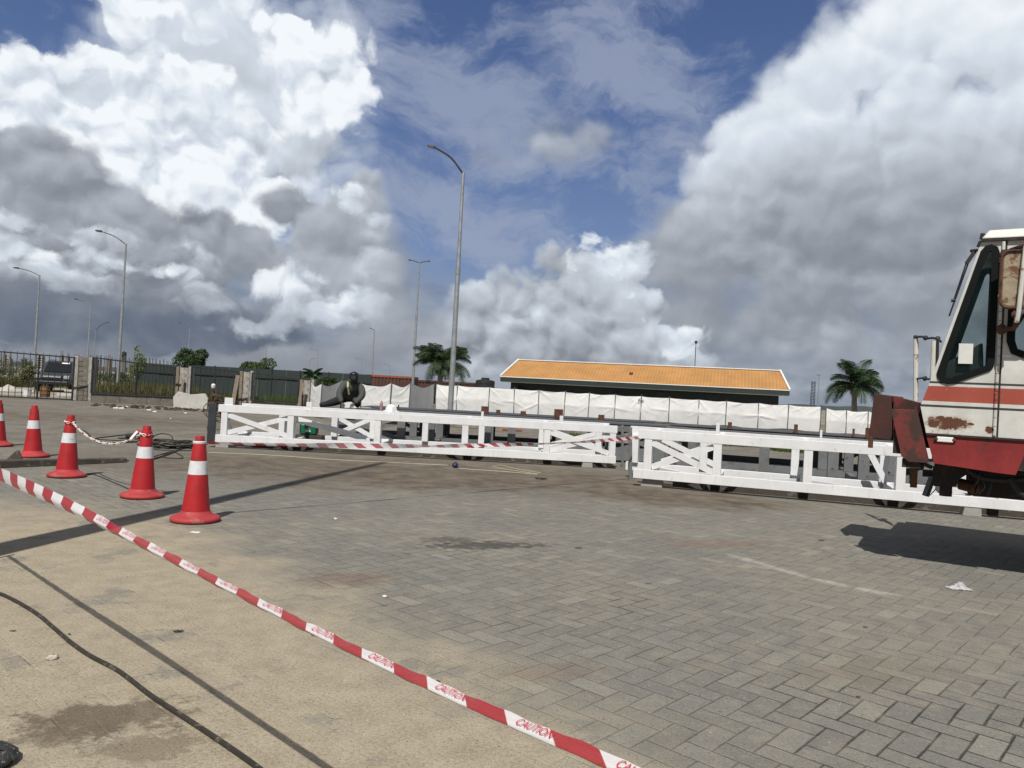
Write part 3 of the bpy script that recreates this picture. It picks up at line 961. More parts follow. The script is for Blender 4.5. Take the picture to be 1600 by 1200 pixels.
# ------------------------------------------------------------------ white girders
def girder(name, p0, p1, z0, z1, depth, posts, xbays, backposts, backdiag, tabs, label, tabs_h=.13, skew=0.0):
    """p0,p1: ground points of the front face; posts: distances along; local x along, y back, z up"""
    d = (p1 - p0); Lg = d.length; d.normalize()
    t = thing(name, (p0.x, p0.y, 0), math.atan2(d.y, d.x), label, 'girder', 'white painted steel girders')
    bh = .135; wf = .115
    W = M['white_paint']
    def prt(nm, fn, bevel=.004):
        mb = MB(); fn(mb); return mb.build(nm, W, t, bevel=bevel)
    for y, e in ((0, 0), (depth, .06)):
        k = skew if y else 0.0
        prt('top_beam', lambda mb: mb.box(.0 + k, y, z1 - bh, Lg + k, y + .10, z1))
        prt('bottom_beam', lambda mb: mb.box(-.05 + k, y, z0, Lg + k, y + .10, z0 + bh))
    for x in posts:
        prt('post', lambda mb: mb.box(x - wf / 2, .006, z0 + bh - .002, x + wf / 2, .175, z1 - bh + .002))
    for x in backposts:
        prt('post', lambda mb: mb.box(x - wf / 2, depth - .055, z0 + bh - .002, x + wf / 2, depth + .09, z1 - bh + .002))
    zb, zt = z0 + bh + .045, z1 - bh - .05
    for a, b, double in xbays:
        a2, b2 = a + wf / 2 + .02, b - wf / 2 - .02
        for y in ((.03, depth + .02) if double else (.03,)):
            prt('brace', lambda mb: mb.bar((a2 - .02, y, zt), (b2 + .02, y, zb), .014, .088, (0, 0, 1)), 0)
            prt('brace', lambda mb: mb.bar((a2 - .02, y + .018, zb), (b2 + .02, y + .018, zt), .014, .088, (0, 0, 1)), 0)
    for a, b in backdiag:
        prt('brace', lambda mb: mb.bar((a + .02, .30, zt + .02), (b + .02, .30, zb + .01), .03, .11, (0, 0, 1)), 0)
    # cross members between the two faces, and flat floor bracing
    for x in sorted(set([posts[0], posts[-1]] + list(posts[1:-1]))):
        prt('cross_member', lambda mb: mb.box(x - .05, .10, z0 + .02, x + .05, depth, z0 + .11))
        prt('cross_member', lambda mb: mb.box(x - .04, .10, z1 - .11, x + .04, depth, z1 - .03))
    for i, (a, b) in enumerate(zip(posts, posts[1:])):
        ya, yb = (.12, depth - .02) if i % 2 else (depth - .02, .12)
        prt('brace', lambda mb: mb.bar((a + .06, ya, z0 + .06), (b - .06, yb, z0 + .06), .06, .05), 0)
    for x, w in tabs:
        mb = MB(); mb.box(x - w / 2, .012, z1 - .02, x + w / 2, .030, z1 + tabs_h)
        mb.build('lifting_plate', W, t, bevel=.003)
    return t, d, Lg


def px_posts(pxs, p0, d, py=680):
    return [onplane(x, py, p0, d)[0] for x in pxs]


# first girder
a1, b1 = gp(338, 690.5, .10), gp(962, 724.5, .10)
d1 = Vector((b1.x - a1.x, b1.y - a1.y, 0)).normalized(); a1.z = b1.z = 0
g1, _, L1 = girder('steel_girder', a1, b1, .10, .79, 1.2, px_posts((348.5, 452.5, 589, 726.5, 855, 958), a1, d1),
                   [tuple(px_posts((348.5, 452.5), a1, d1)) + (0,), tuple(px_posts((855, 958), a1, d1)) + (1,)],
                   px_posts((440, 522, 582, 664, 752, 846, 935), a1 + Vector((0, 1.2, 0)), d1), [tuple(px_posts((462, 584), a1 + Vector((0, 1.2, 0)), d1))],
                   [(px_posts((354,), a1, d1)[0], .155), (px_posts((480,), a1, d1)[0], .10), (px_posts((612.5,), a1, d1)[0], .05), (px_posts((752,), a1, d1)[0], .045), (px_posts((876,), a1, d1)[0], .065)],
                   'white steel lattice girder on blocks, left of the gap, with an end plate coloured dark for shade')
xa, xb = px_posts((524, 578), a1 + Vector((0, 1.2, 0)), d1)
for za, zb_ in ((.62, .28), (.28, .62)):
    mb = MB(); mb.bar((xa, 1.20 + za * .06, za), (xb, 1.20 + za * .06, zb_), .014, .085); mb.build('brace', M['white_paint'], g1)
mb = MB(); mb.box(-.17, -.02, .06, -.03, .02, .80); mb.box(-.17, .02, .06, -.15, .20, .80)
mb.build('end_plate', M['dark_steel'], g1, bevel=.003)  # dark colour stands in for the shade on the girder's end member
# second girder
a2, b2 = gp(994, 747, .12), gp(1600, 799.5, .12)
d2 = Vector((b2.x - a2.x, b2.y - a2.y, 0)).normalized(); a2.z = b2.z = 0
b2x = a2 + d2 * 8.4
p2 = px_posts((1013.5, 1122.5, 1265, 1411, 1573), a2, d2)
bk2 = a2 + Vector((.36, 1.2, 0))
g2, _, L2 = girder('steel_girder', a2, b2x, .12, .85, 1.2, p2 + [p2[-1] + 1.35, 8.3],
                   [(p2[0], p2[1], 1), (p2[-1] + 1.35, 8.3, 1)], px_posts((991, 1098, 1240, 1378, 1540), bk2, d2) + [6.4, 7.9],
                   [], [(px_posts((1121,), a2, d2)[0], .05), (px_posts((1283,), a2, d2)[0], .03)],
                   'white steel lattice girder running behind the crane cab, right of the gap', tabs_h=.16, skew=px_posts((982,), bk2, d2)[0])
for xa, xb in ((p2[3] - .28, p2[3] - .06), (p2[4] - .50, p2[4] - .10), (p2[4] + .95, p2[4] + .12)):
    mb = MB(); mb.bar((xa, .9, .68), (xb, .9, .28), .06, .085); mb.build('brace', M['white_paint'], g2)

# blocks under the girders
blk = [(g1, .10, .0, 'small pale concrete block under the left end of the first girder', .24), (g1, px_posts((920,), a1, d1)[0], 0, 'pale concrete block under the first girder near its right end', .2),
       (g2, .22, .06, 'tapered pale block under the left end of the second girder', .32), (g2, px_posts((1525,), a2, d2)[0], .0, 'grey block under the second girder below the crane cab', .22)]
for g, x, yy, lab, w in blk:
    zt = .098 if g is g1 else .118
    c = g.matrix_basis @ Vector((x, yy, 0))
    mb = MB(); h = w / 2
    mb.hexa([(-h, 0, 0), (h, 0, 0), (h, .2, 0), (-h, .2, 0), (-h * .82, .01, zt), (h * .96, .01, zt), (h * .96, .19, zt), (-h * .82, .19, zt)])
    o = mb.build('concrete_block', M['block'], bevel=.006, loc=c); o.rotation_euler = g.rotation_euler
    tag(o, lab, 'block', 'blocks propping up the girders')
# dark timbers lying under the girders
for g, xs, lab in ((g1, (.4, 7.2), 'long dark timber lying under the first girder'), (g2, (.5, 8.0), 'long dark timber lying under the second girder')):
    zt = .085 if g is g1 else .10
    mb = MB(); mb.box(xs[0], .36, 0, xs[1], .50, zt); mb.box(xs[0] + .3, 1.0, 0, xs[1] - .2, 1.12, zt)
    o = mb.build('timber', M['dark_wood'], bevel=.006, loc=g.location); o.rotation_euler = g.rotation_euler
    tag(o, lab, 'timber')

# ------------------------------------------------------------------ grey weighbridge decks behind
def deck(p0, d, Lg, depth, z, legs, lab, xbay):
    ang = math.atan2(d.y, d.x)
    t = thing('weighbridge_deck', (p0.x, p0.y, 0), ang, lab, 'steel deck', 'grey steel decks behind the girders')
    G = M['grey_steel']
    for ya, yb in ((0, .95), (depth - 1.5, depth)):
        mb = MB(); mb.box(0, ya, z - .012, Lg, yb, z); mb.build('deck_plate', M['deck_steel'], t, bevel=.003)
    mb = MB(); mb.box(.1, .2, .01, Lg - .1, depth - .2, .035); mb.build('floor_plate', G, t)
    for y in (.02, depth / 2, depth - .14):
        mb = MB(); mb.box(.02, y, z - .15, Lg - .02, y + .12, z - .014); mb.build('edge_beam', G, t)
        mb = MB(); mb.box(.02, y, .04, Lg - .02, y + .12, .17); mb.build('bottom_beam', G, t)
    for x in legs:
        for y in (.08, depth / 2 + .06, depth - .08):
            mb = MB(); mb.hbeam((x, y, .165), (x, y, z - .148), .16, .13, .012, (0, -1, 0)); mb.build('leg', G, t)
    for a, b in xbay:
        for y in (.08, depth - .08):
            mb = MB()
            mb.bar((a, y, z - .2), (b, y, .22), .014, .09); mb.bar((a, y + .03, .22), (b, y + .03, z - .2), .014, .09)
            mb.build('brace', G, t)
    for x in legs[::2]:
        mb = MB(); mb.box(x - .05, .15, .05, x + .05, depth - .15, .15); mb.build('cross_member', G, t)
    return t


dk1 = at(524, 640, 15.6); dk1.z = 0
deck(dk1, d1, 7.2, 3.9, .775, [.15, 1.35, 1.95, 3.1, 3.6, 4.7, 5.6, 6.9], 'low dark grey steel deck where the welder works, behind the first girder', [(.25, 1.3), (5.7, 6.8)])
dk2 = a2 + Vector((-d2.y, d2.x, 0)) * 1.75 - d2 * .1; dk2.z = 0
deck(dk2, d2, 8.6, 4.6, .80, [.2, .75, 1.9, 2.95, 3.4, 4.15, 5.3, 6.2, 7.3, 8.4], 'low dark grey steel deck with rusty brackets, behind the second girder', [(3.5, 4.1), (4.3, 5.2)])
# thin props in the gap
for px, y0, y1, Y, lab, w in ((985, 668, 752, 12.3, 'thin grey steel prop standing against the end of the second girder', .05), (972.5, 664, 735, 14.4, 'thinner grey prop farther back in the gap between the girders', .045)):
    c = at(px, y1, Y); top = at(px, y0, Y)
    mb = MB(); mb.hbeam((0, 0, 0), (top.x - c.x + .0, 0, top.z), w, w, .007, (0, -1, 0))
    tag(mb.build('steel_prop', M['grey_steel'], loc=(c.x, c.y, 0)), lab, 'prop')
# rusty stubs standing on the far edge of the decks
rs = [(757, 650, 17.6, .17, .17, .11), (778, 651, 18.4, .1, .09, .11), (817, 655, 18.3, .13, .09, .13), (872, 660, 17.4, .2, .2, .11), (939, 663, 17.2, .14, .13, .11),
      (1140, 673, 15.8, .08, .13, .10), (1243, 682, 15.2, .07, .17, .10), (1333, 691, 14.6, .04, .16, .06), (1355.5, 692, 14.2, .09, .2, .09)]
names = ['wide rusty stub on the deck just left of the lamp post shadow line', 'small rusty stub on the deck, second from the left', 'low wide rusty stub on the deck, third from the left',
         'largest rusty stub behind the white upright of the first girder', 'rusty stub on the deck near the gap between the girders', 'small red brown stub on the second deck, farthest left there',
         'red brown stub on the second deck behind the middle of the second girder', 'thin rod-like stub on the second deck', 'tall red brown stub on the deck closest to the crane']
for (px, py, Y, w, h, dp), lab in zip(rs, names):
    c = at(px, py, Y); zt = .80 if px > 1000 else .775
    mb = MB(); mb.box(-w / 2, 0, 0, w / 2, .012, h); mb.box(-w / 2, .012, 0, w / 2, dp, .02); mb.box(-.008, .012, .02, .008, dp * .7, h * .8)
    o = mb.build('rusty_bracket', M['rust'], loc=(c.x, c.y, zt + .001)); o.rotation_euler.z = -.15
    tag(o, lab, 'bracket', 'rusty brackets on the decks')


# ------------------------------------------------------------------ white tarpaulin fences
def tarp_fence(name, posts, z0, ztops, label, sagamt=.05, seam=True, seed=1, postlean=None):
    """posts: ground points; cloth panels between neighbours"""
    t = thing(name, posts[0], 0, label, 'tarpaulin fence')
    o0 = Vector(posts[0]); rr = random.Random(seed)
    for i, p in enumerate(posts):
        q = Vector(p) - o0
        mb = MB(); ln = rr.uniform(-.03, .03)
        mb.tube([q + Vector((0, -.035, 0)), q + Vector((ln, -.035, ztops[i] + rr.uniform(.03, .10)))], .022, 6)
        mb.build('post', M['dark_pole' if 'dark_pole' in M else 'galv'], t)
    for i in range(len(posts) - 1):
        a, b = Vector(posts[i]) - o0, Vector(posts[i + 1]) - o0
        za, zb = ztops[i], ztops[i + 1]; d = (b - a); Lw = d.length; d.normalize(); nrm = Vector((d.y, -d.x, 0))
        folds = []
        for _ in range(9):
            cor = rr.choice([(0, 1), (1, 1), (0, 1), (1, 1), (0, .5), (1, .5), (.5, 1)])
            ang = rr.uniform(-.2, 1.3); folds.append((cor, ang, rr.uniform(.010, .030), rr.uniform(.025, .06), rr.uniform(.4, 1.0)))
        def fn(u, v):
            zt = (za + (zb - za) * u) - sagamt * math.sin(math.pi * u) * (1 + .3 * math.sin(5 * u + i))
            zz = z0[i] + (zt - z0[i]) * v
            off = 0.0
            if seam:
                off += .05 * (1 - abs(v - .52) / .5)
            off += .02 * math.sin(3 * u + i * 1.7) * math.sin(2.5 * v + i)
            for (cx, cy), an, am, wd, ln in folds:
                x = (u - cx) * Lw; y = (v - cy) * (zt - z0[i])
                sx = 1 if cx < .5 else (-1 if cx > .5 else (1 if an > .6 else -1))
                dxv, dyv = math.cos(an) * sx, -math.sin(an)
                al = x * dxv + y * dyv; ac = -x * dyv + y * dxv
                if 0 < al < ln: off += am * math.exp(-(ac / (wd * (.4 + al))) ** 2) * (1 - al / ln) ** .6 * math.sin(min(1, al / .12) * math.pi / 2)
            return a + d * (Lw * u) + nrm * off + Vector((0, 0, zz))
        mb = MB(); mb.grid(fn, 30, 26); mb.build('cloth_panel', M['tarp'], t, smooth='all')
    return t


M['dark_pole'] = pmat('dark_pole', (.10, .10, .10), .6, .2, 5, .05)
Yt = 35.5
pxm = [680, 713, 763, 803, 841, 881, 919, 960, 1001, 1045, 1091, 1134, 1185, 1231, 1282]
ym = [640 + (q - 680) * .0555 for q in pxm]
pm = []; zt = []
for q in pxm:
    c = at(q, 640, Yt - .0012 * (q - 680)); pm.append((c.x, c.y, 0))
    top = at(q, 600.5 + (q - 680) * .0585, c.y); zt.append(top.z)
zb = [at(q, 641 + (q - 680) * .0545, Yt).z for q in pxm]
tarp_fence('tarpaulin_fence', pm, zb, zt, 'long white tarpaulin fence on thin posts in front of the orange roof', seed=3, sagamt=.035)
pr_, zr, zbr = [], [], []
for q, yt_, yb_ in ((1291, 638, 676), (1323, 641, 679), (1357, 643, 681), (1392, 645, 683), (1430, 647, 685), (1470, 650, 688), (1510, 652, 690)):
    c = at(q, yt_, 34.2); pr_.append((c.x, c.y, 0)); zr.append(c.z); zbr.append(at(q, yb_, 34.2).z)
tarp_fence('tarpaulin_fence', pr_, zbr, zr, 'short white tarpaulin fence stepped forward by the right palm and the red crane bumper', seed=8, sagamt=.05)
pl, zl, zbl = [], [], []
for q, yt_, Y in ((486, 595, 28.4), (503, 600, 27.4), (535, 594, 30.2), (566, 600, 30.3), (611, 599, 30.6), (641, 599, 30.9), (679, 600, 35.3)):
    c = at(q, yt_, Y); pl.append((c.x, c.y, 0)); zl.append(c.z); zbl.append(.12)
tarp_fence('tarpaulin_fence', pl, zbl, zl, 'loose sagging white tarpaulin fence zigzagging behind the kneeling welder', seed=5, sagamt=.14, seam=False)

# dark earth bank and grass strip behind the decks
mb = MB()
A = at(640, 650, 34.6); B = at(1560, 690, 33.6)
mb.grid(lambda u, v: Vector((A.x + (B.x - A.x) * u, A.y + (B.y - A.y) * u + .9 * v, max(.004, .30 * math.sin(math.pi * min(1, v * .8)) + .05 * math.sin(u * 60)))), 60, 6)
M['earth'] = pmat('earth', (.045, .036, .028), .95, .4, 2, .5, spots=(.10, .075, .05), spot_amt=.4)
tag(mb.build('earth_bank', M['earth'], smooth='all'), 'low dark earth bank under the tarpaulin fence', kind='structure')


# ------------------------------------------------------------------ leaves, trees, palms
def leaf_quad(mb, c, size, rr, flat=.5):
    n = Vector((rr.gauss(0, 1), rr.gauss(0, 1), rr.gauss(0, 1) + flat)).normalized()
    a = n.orthogonal().normalized(); q = rr.uniform(0, 6.28); b = n.cross(a)
    u = a * math.cos(q) + b * math.sin(q); w = n.cross(u)
    L, W = size * rr.uniform(.7, 1.3), size * rr.uniform(.3, .5)
    vs = [mb.bm.verts.new(p) for p in (c - u * L / 2, c + w * W / 2 - n * size * .08, c + u * L / 2, c - w * W / 2 - n * size * .08)]
    mb._f(vs)


def crown(mb, c, rx, rz, n, size, rr, lumps=9, hollow=.35):
    c = Vector(c); ls = []
    for _ in range(lumps):
        a = rr.uniform(0, 6.28); e = rr.uniform(-.7, 1.0)
        r = rr.uniform(.35, .85)
        ls.append((c + Vector((math.cos(a) * math.cos(e) * rx * r, math.sin(a) * math.cos(e) * rx * r, math.sin(e) * rz * r)), rr.uniform(.28, .5)))
    for _ in range(n):
        lc, lr = rr.choice(ls)
        v = Vector((rr.gauss(0, 1), rr.gauss(0, 1), rr.gauss(0, 1))).normalized() * (rr.uniform(hollow, 1) ** .5)
        leaf_quad(mb, lc + Vector((v.x * rx * lr, v.y * rx * lr, v.z * rz * lr)), size, rr)


def tree(name, c, h, crown_z, rx, rz, mat, label, n=1500, size=.16, seed=1, cat='tree', group=None, lean=0.0, trunk_r=.06):
    rr = random.Random(seed)
    t = thing(name, (c[0], c[1], c[2] if isinstance(c, tuple) else -.06), 0, label, cat, group)
    mb = MB()
    top = Vector((lean, 0, crown_z))
    mb.tube([(0, 0, 0), (lean * .3, .02, crown_z * .5), top, (lean, 0, crown_z + rz * .5)], [trunk_r, trunk_r * .8, trunk_r * .6, trunk_r * .2], 7)
    for k in range(7):
        a = rr.uniform(0, 6.28); s = top - Vector((0, 0, rz * rr.uniform(.2, .8)))
        e = top + Vector((math.cos(a) * rx * .7, math.sin(a) * rx * .7, rz * rr.uniform(-.1, .6)))
        mb.tube([s, s.lerp(e, .5) + Vector((0, 0, .05)), e], [trunk_r * .5, trunk_r * .3, trunk_r * .12], 5)
    mb.build('trunk', M['bark'], t, smooth='all')
    mb = MB(); crown(mb, top, rx, rz, n, size, rr)
    mb.build('crown', mat, t, recalc=False)
    return t


def palm(name, c, crown_z, fl, nf, label, seed=1, trunk_r=.16, upright=.0):
    rr = random.Random(seed)
    t = thing(name, (c[0], c[1], -.06), 0, label, 'palm tree')
    mb = MB(); pts = [(.03 * math.sin(k), .02 * k / 5, crown_z * k / 6) for k in range(7)]
    mb.tube(pts, [trunk_r * (1.2 - .4 * k / 6) for k in range(7)], 10)
    mb.build('trunk', M['palm_bark'], t, smooth='all')
    mb = MB(); cz = Vector(pts[-1])
    st = MB()
    for f in range(nf):
        a = f * 2.399 + rr.uniform(-.2, .2)
        el = rr.uniform(.0, 1.2) if f % 4 else rr.uniform(1.1, 1.5)
        L = fl * rr.uniform(.8, 1.1); bend = rr.uniform(1.1, 1.9)
        pos = cz.copy(); pts = [pos.copy()]; dirs = []
        for k in range(16):
            e = el - bend * (k / 15) ** 1.4
            d = Vector((math.cos(a) * math.cos(e), math.sin(a) * math.cos(e), math.sin(e)))
            pos += d * (L / 16); pts.append(pos.copy()); dirs.append(d)
        st.tube(pts[::3] + [pts[-1]], [.018 * (1 - .8 * k / 6) for k in range(len(pts[::3]) + 1)], 4)
        for k in range(2, 16):
            for sub in (0, .5):
                p = pts[k].lerp(pts[min(k + 1, 16)], sub); d = dirs[min(k, 15)]
                s = d.cross(Vector((0, 0, 1))).normalized(); u = s.cross(d)
                ll = fl * .24 * (math.sin(math.pi * (.12 + .85 * k / 16)) ** .7) * rr.uniform(.8, 1.15)
                for sg in (-1, 1):
                    for tw in (.5, -.1, -.7):
                        v = (s * sg * math.cos(tw) + u * math.sin(tw) + d * .55 - Vector((0, 0, .25))).normalized()
                        w = d * .011
                        m = p + v * ll * .55 - Vector((0, 0, ll * .04)); e2 = p + v * ll - Vector((0, 0, ll * .22))
                        q = [mb.bm.verts.new(x) for x in (p - w, p + w, m + w * 1.3, e2, m - w * 1.3)]
                        mb._f(q)
    st.build('stalks', M['palm_bark'], t, smooth='all')
    mb.build('fronds', M['leaf_palm'], t, recalc=False)
    return t


c = at(688, 600, 44); palm('palm_tree', c, 2.75, 2.0, 36, 'bushy palm tree behind the tarpaulin fence, beside the tall lamp post', seed=4, trunk_r=.17)
c = at(1336, 620, 42); palm('palm_tree', c, 2.75, 2.0, 22, 'open palm tree behind the tarpaulin fence, left of the crane cab', seed=9, trunk_r=.15)
c = at(489, 585, 40); palm('palm_tree', c, 1.55, .75, 12, 'small low palm behind the left end of the sagging tarpaulin', seed=2, trunk_r=.08)
c = at(298, 575, 52); tree('leafy_tree', c, 3, 2.15, 1.35, 1.25, M['leaf_dark'], 'small round dark green tree above the dark hoarding, left of the other', 4200, .2, 11, group='small trees above the hoarding')
c = at(397, 580, 52); tree('leafy_tree', c, 3, 1.95, 1.2, .95, M['leaf_mid'], 'small flat-topped mid green tree above the hoarding, right of the other', 3400, .2, 12, group='small trees above the hoarding')
c = at(211, 590, 40); tree('sapling', c, 2, 1.75, .5, 1.25, M['leaf_pale'], 'thin pale green sapling behind the middle of the iron fence panel', 520, .16, 14, lean=.15, trunk_r=.03)
for k, (px, Y, rx, rz, cz, mt, lab) in enumerate(((5, 62, 1.6, .9, 1.0, 'leaf_dark', 'dark bush behind the iron gate at the left edge of the photo'), (30, 66, 1.7, 1.0, 1.0, 'leaf_dark', 'wide dark bush behind the iron gate, second from the left edge'),
                                           (48, 47, .55, .75, .8, 'grass', 'tall straw-green bush just left of the parked grey car'), (168, 60, 1.3, .7, .8, 'leaf_dark', 'dark bush behind the iron fence by the left lamp post'),
                                           (188, 58, 1.0, .6, .75, 'leaf_dark', 'low dark bush left of the pale sapling'), (222, 52, 1.0, .7, .75, 'leaf_mid', 'green bush at the foot of the pale sapling'),
                                           (1478, 36.5, .9, .6, 1.35, 'leaf_dark', 'green bush seen between the red bumper and the crane cab'), (512, 42, .7, .3, 1.35, 'leaf_dark', 'low bush behind the sagging tarpaulin near the welder'))):
    c = at(px, 600, Y); tree('bush', c, 1, cz, rx, rz, M[mt], lab, 900, .15, 20 + k, cat='bush', trunk_r=.04)
c = at(1424, 640, 24); tree('bush', c, 1, 1.25, .42, .3, M['leaf_mid'], 'leafy bush behind the red bumper plates of the crane', 700, .08, 41, cat='bush', trunk_r=.03)
c = at(1001, 622, 33.8); tree('weed_plant', (c.x, c.y, 0), 1, 1.2, .16, .16, M['leaf_dark'], 'thin weed sticking up over the tarpaulin below the orange roof', 60, .07, 42, cat='plant', trunk_r=.008)


def grass_patch(name, pts, n, h, mat, label, seed, lean=.35):
    rr = random.Random(seed); mb = MB()
    for _ in range(n):
        (x0, y0, x1, y1) = rr.choice(pts)
        p = Vector((rr.uniform(x0, x1), rr.uniform(y0, y1), -.05)); hh = h * rr.uniform(.4, 1.2)
        a = rr.uniform(0, 6.28); ln = Vector((math.cos(a), math.sin(a), 0)) * hh * rr.uniform(.05, lean); w = Vector((-math.sin(a), math.cos(a), 0)) * rr.uniform(.006, .016)
        q = [mb.bm.verts.new(v) for v in (p - w, p + w, p + ln * .4 + w * .8 + Vector((0, 0, hh * .6)), p + ln + Vector((0, 0, hh)), p + ln * .4 - w * .8 + Vector((0, 0, hh * .6)))]
        mb._f(q)
    return tag(mb.build(name, mat, recalc=False), label, 'grass', kind='stuff')


x_ = lambda px, Y: at(px, 600, Y).x
grass_patch('dry_grass', [(x_(140, 34), 33.8, x_(272, 34), 38), (x_(140, 40), 38, x_(272, 40), 44)], 5200, .75, M['grass'], 'tall dry grass behind the iron fence', 1)
grass_patch('dry_grass', [(x_(395, 33), 32.6, x_(470, 33), 36), (x_(296, 34), 33, x_(370, 34), 36)], 3200, .6, M['green_grass'], 'green and brown grass in front of the dark hoarding', 2)
grass_patch('dry_grass', [(x_(20, 50), 46, x_(62, 50), 50), (x_(0, 50), 52, x_(60, 50), 58)], 2600, .7, M['grass'], 'tall weeds on the waste ground beyond the gate', 3)
g_a, g_b = gp(1215, 706), gp(1330, 716)
grass_patch('green_grass', [(g_a.x, g_a.y, g_b.x, g_a.y + 2.2), (g_a.x - 6, g_a.y + 1.5, g_a.x, g_a.y + 3)], 5000, .16, M['green_grass'], 'strip of short green grass seen under the second deck', 4, .8)

# ------------------------------------------------------------------ left boundary: piers, low wall, iron panels
def pier(px, py, w, ztop, label, kind=0):
    c = gp(px, py)
    t = thing('gate_pier', c, .06, label, 'pier', 'concrete and block piers of the boundary')
    if kind == 0:       # block core between two cast strips
        mb = MB(); mb.box(-w / 2, 0, 0, -w / 2 + .16, .42, ztop + .02); mb.build('concrete_strip', M['concrete'], t, bevel=.012)
        mb = MB(); mb.box(w / 2 - .16, 0, 0, w / 2, .42, ztop); mb.build('concrete_strip', M['concrete'], t, bevel=.012)
        mb = MB(); nz = int(ztop / .2)
        for k in range(nz): mb.box(-w / 2 + .161, .03 + .012 * (k % 2), k * .2 + .008, w / 2 - .161, .40, k * .2 + .192)
        mb.build('block_core', M['dark_concrete'], t, bevel=.008)
    else:
        mb = MB(); mb.box(-w / 2, 0, 0, -w / 2 + .12, .36, ztop * .98); mb.build('concrete_strip', M['old_wood'], t, bevel=.01)
        mb = MB(); mb.box(-w / 2 + .14, .03, 0, w / 2 - .14, .34, ztop * .965); mb.build('concrete_core', M['concrete'], t, bevel=.01)
        mb = MB(); mb.box(w / 2 - .12, 0, 0, w / 2, .36, ztop); mb.build('concrete_strip', M['concrete'], t, bevel=.01)
    return c


pA = pier(127, 626, .74, 1.80, 'weathered concrete pier with a block core beside the iron gate')
pB = pier(284, 634, .62, 1.64, 'tan boarded pier behind the leaning pale slab', 1)
pC = pier(382, 639.5, .54, 1.60, 'tan pier with a leaning plank behind the first girder', 1)
pD = pier(477, 645, .58, 1.38, 'tan boarded pier where the sagging tarpaulin begins', 1)
mb = MB()
M_scr = M['concrete']


def iron_panel(name, a, b, z0a, z1a, z0b, z1b, nb, label, mids=(), cat='fence panel'):
    t = thing(name, a, 0, label, cat)
    d = Vector(b) - Vector(a); bar = M['black_bar']
    L = lambda s, z: Vector((d.x * s, d.y * s, z))
    mb = MB(); mb.bar(L(0, z1a), L(1, z1b), .045, .05); mb.build('rail', bar, t)
    mb = MB(); mb.bar(L(0, z0a), L(1, z0b), .045, .05); mb.build('rail', bar, t)
    for s in (0.004, .996) + tuple(mids):
        mb = MB(); mb.bar(L(s, z0a + (z0b - z0a) * s - .04), L(s, z1a + (z1b - z1a) * s), .055, .05, (0, 1, 0)); mb.build('frame_post', bar, t)
    mb = MB()
    for k in range(1, nb):
        s = k / nb; zt = z1a + (z1b - z1a) * s
        mb.bar(L(s, z0a + (z0b - z0a) * s), L(s, zt + .0), .018, .018, (0, 1, 0))
        q = L(s, zt + .03); mb.tube([q, q + Vector((0, 0, .07))], [.012, .004], 5)
    mb.build('bars', bar, t)
    return t


ga, gb = gp(-60, 619), gp(113, 626.5)
iron_panel('iron_gate', ga, gb, .05, 1.83, .05, 1.74, 17, 'black iron bar gate with the grey car parked behind it', mids=(.672,), cat='gate')
fa, fb = gp(141, 628.5), gp(270, 634)
iron_panel('iron_fence', fa, fb, .40, 1.78, .40, 1.56, 22, 'black iron bar fence on a low wall between the two left piers', mids=(.53,))
ha, hb = gp(296, 637), gp(369, 640)
iron_panel('iron_fence', ha, hb, .40, 1.62, .40, 1.52, 10, 'black iron bar fence behind the leaning pale slab and hose trolley', mids=(.5,))
ia, ib = gp(391, 641), gp(464, 645)
iron_panel('iron_fence', ia, ib, .42, 1.52, .42, 1.34, 6, 'black iron bar fence between the two right piers, behind the girder')
for (a, b, lab) in ((fa, fb, 'low grey block wall under the long iron fence'), (ha, hb, 'low grey wall behind the pale slab'), (ia, ib, 'low grey wall between the two right piers')):
    d = b - a
    mb = MB(); n = max(2, int(d.length / .45))
    for k in range(n):
        p, q = a + d * (k / n) + d.normalized() * .004, a + d * ((k + 1) / n) - d.normalized() * .004
        mb.hexa([(p.x, p.y + .05, 0), (q.x, q.y + .05, 0), (q.x, q.y + .25, 0), (p.x, p.y + .25, 0), (p.x, p.y + .05, .35), (q.x, q.y + .05, .35), (q.x, q.y + .25, .35), (p.x, p.y + .25, .35)])
    tag(mb.build('low_wall', M['dark_concrete'], bevel=.008), lab, 'wall')
# planks leaning by the piers
for px, py, y1, w, lab, rz in ((280, 634, 592, .10, 'white plank leaning beside the tan boarded pier', -.06), (364, 640, 586, .16, 'pale plank leaning left of the pier behind the girder', .05), (466, 645, 598, .12, 'weathered plank leaning left of the tarpaulin pier', .04)):
    c = gp(px, py); top = at(px, y1, c.y)
    mb = MB(); mb.bar((0, -.12, 0), (.10, .05, top.z), w, .035, (0, -1, .1))
    tag(mb.build('plank', M['old_wood'], loc=c, bevel=.004), lab, 'plank')
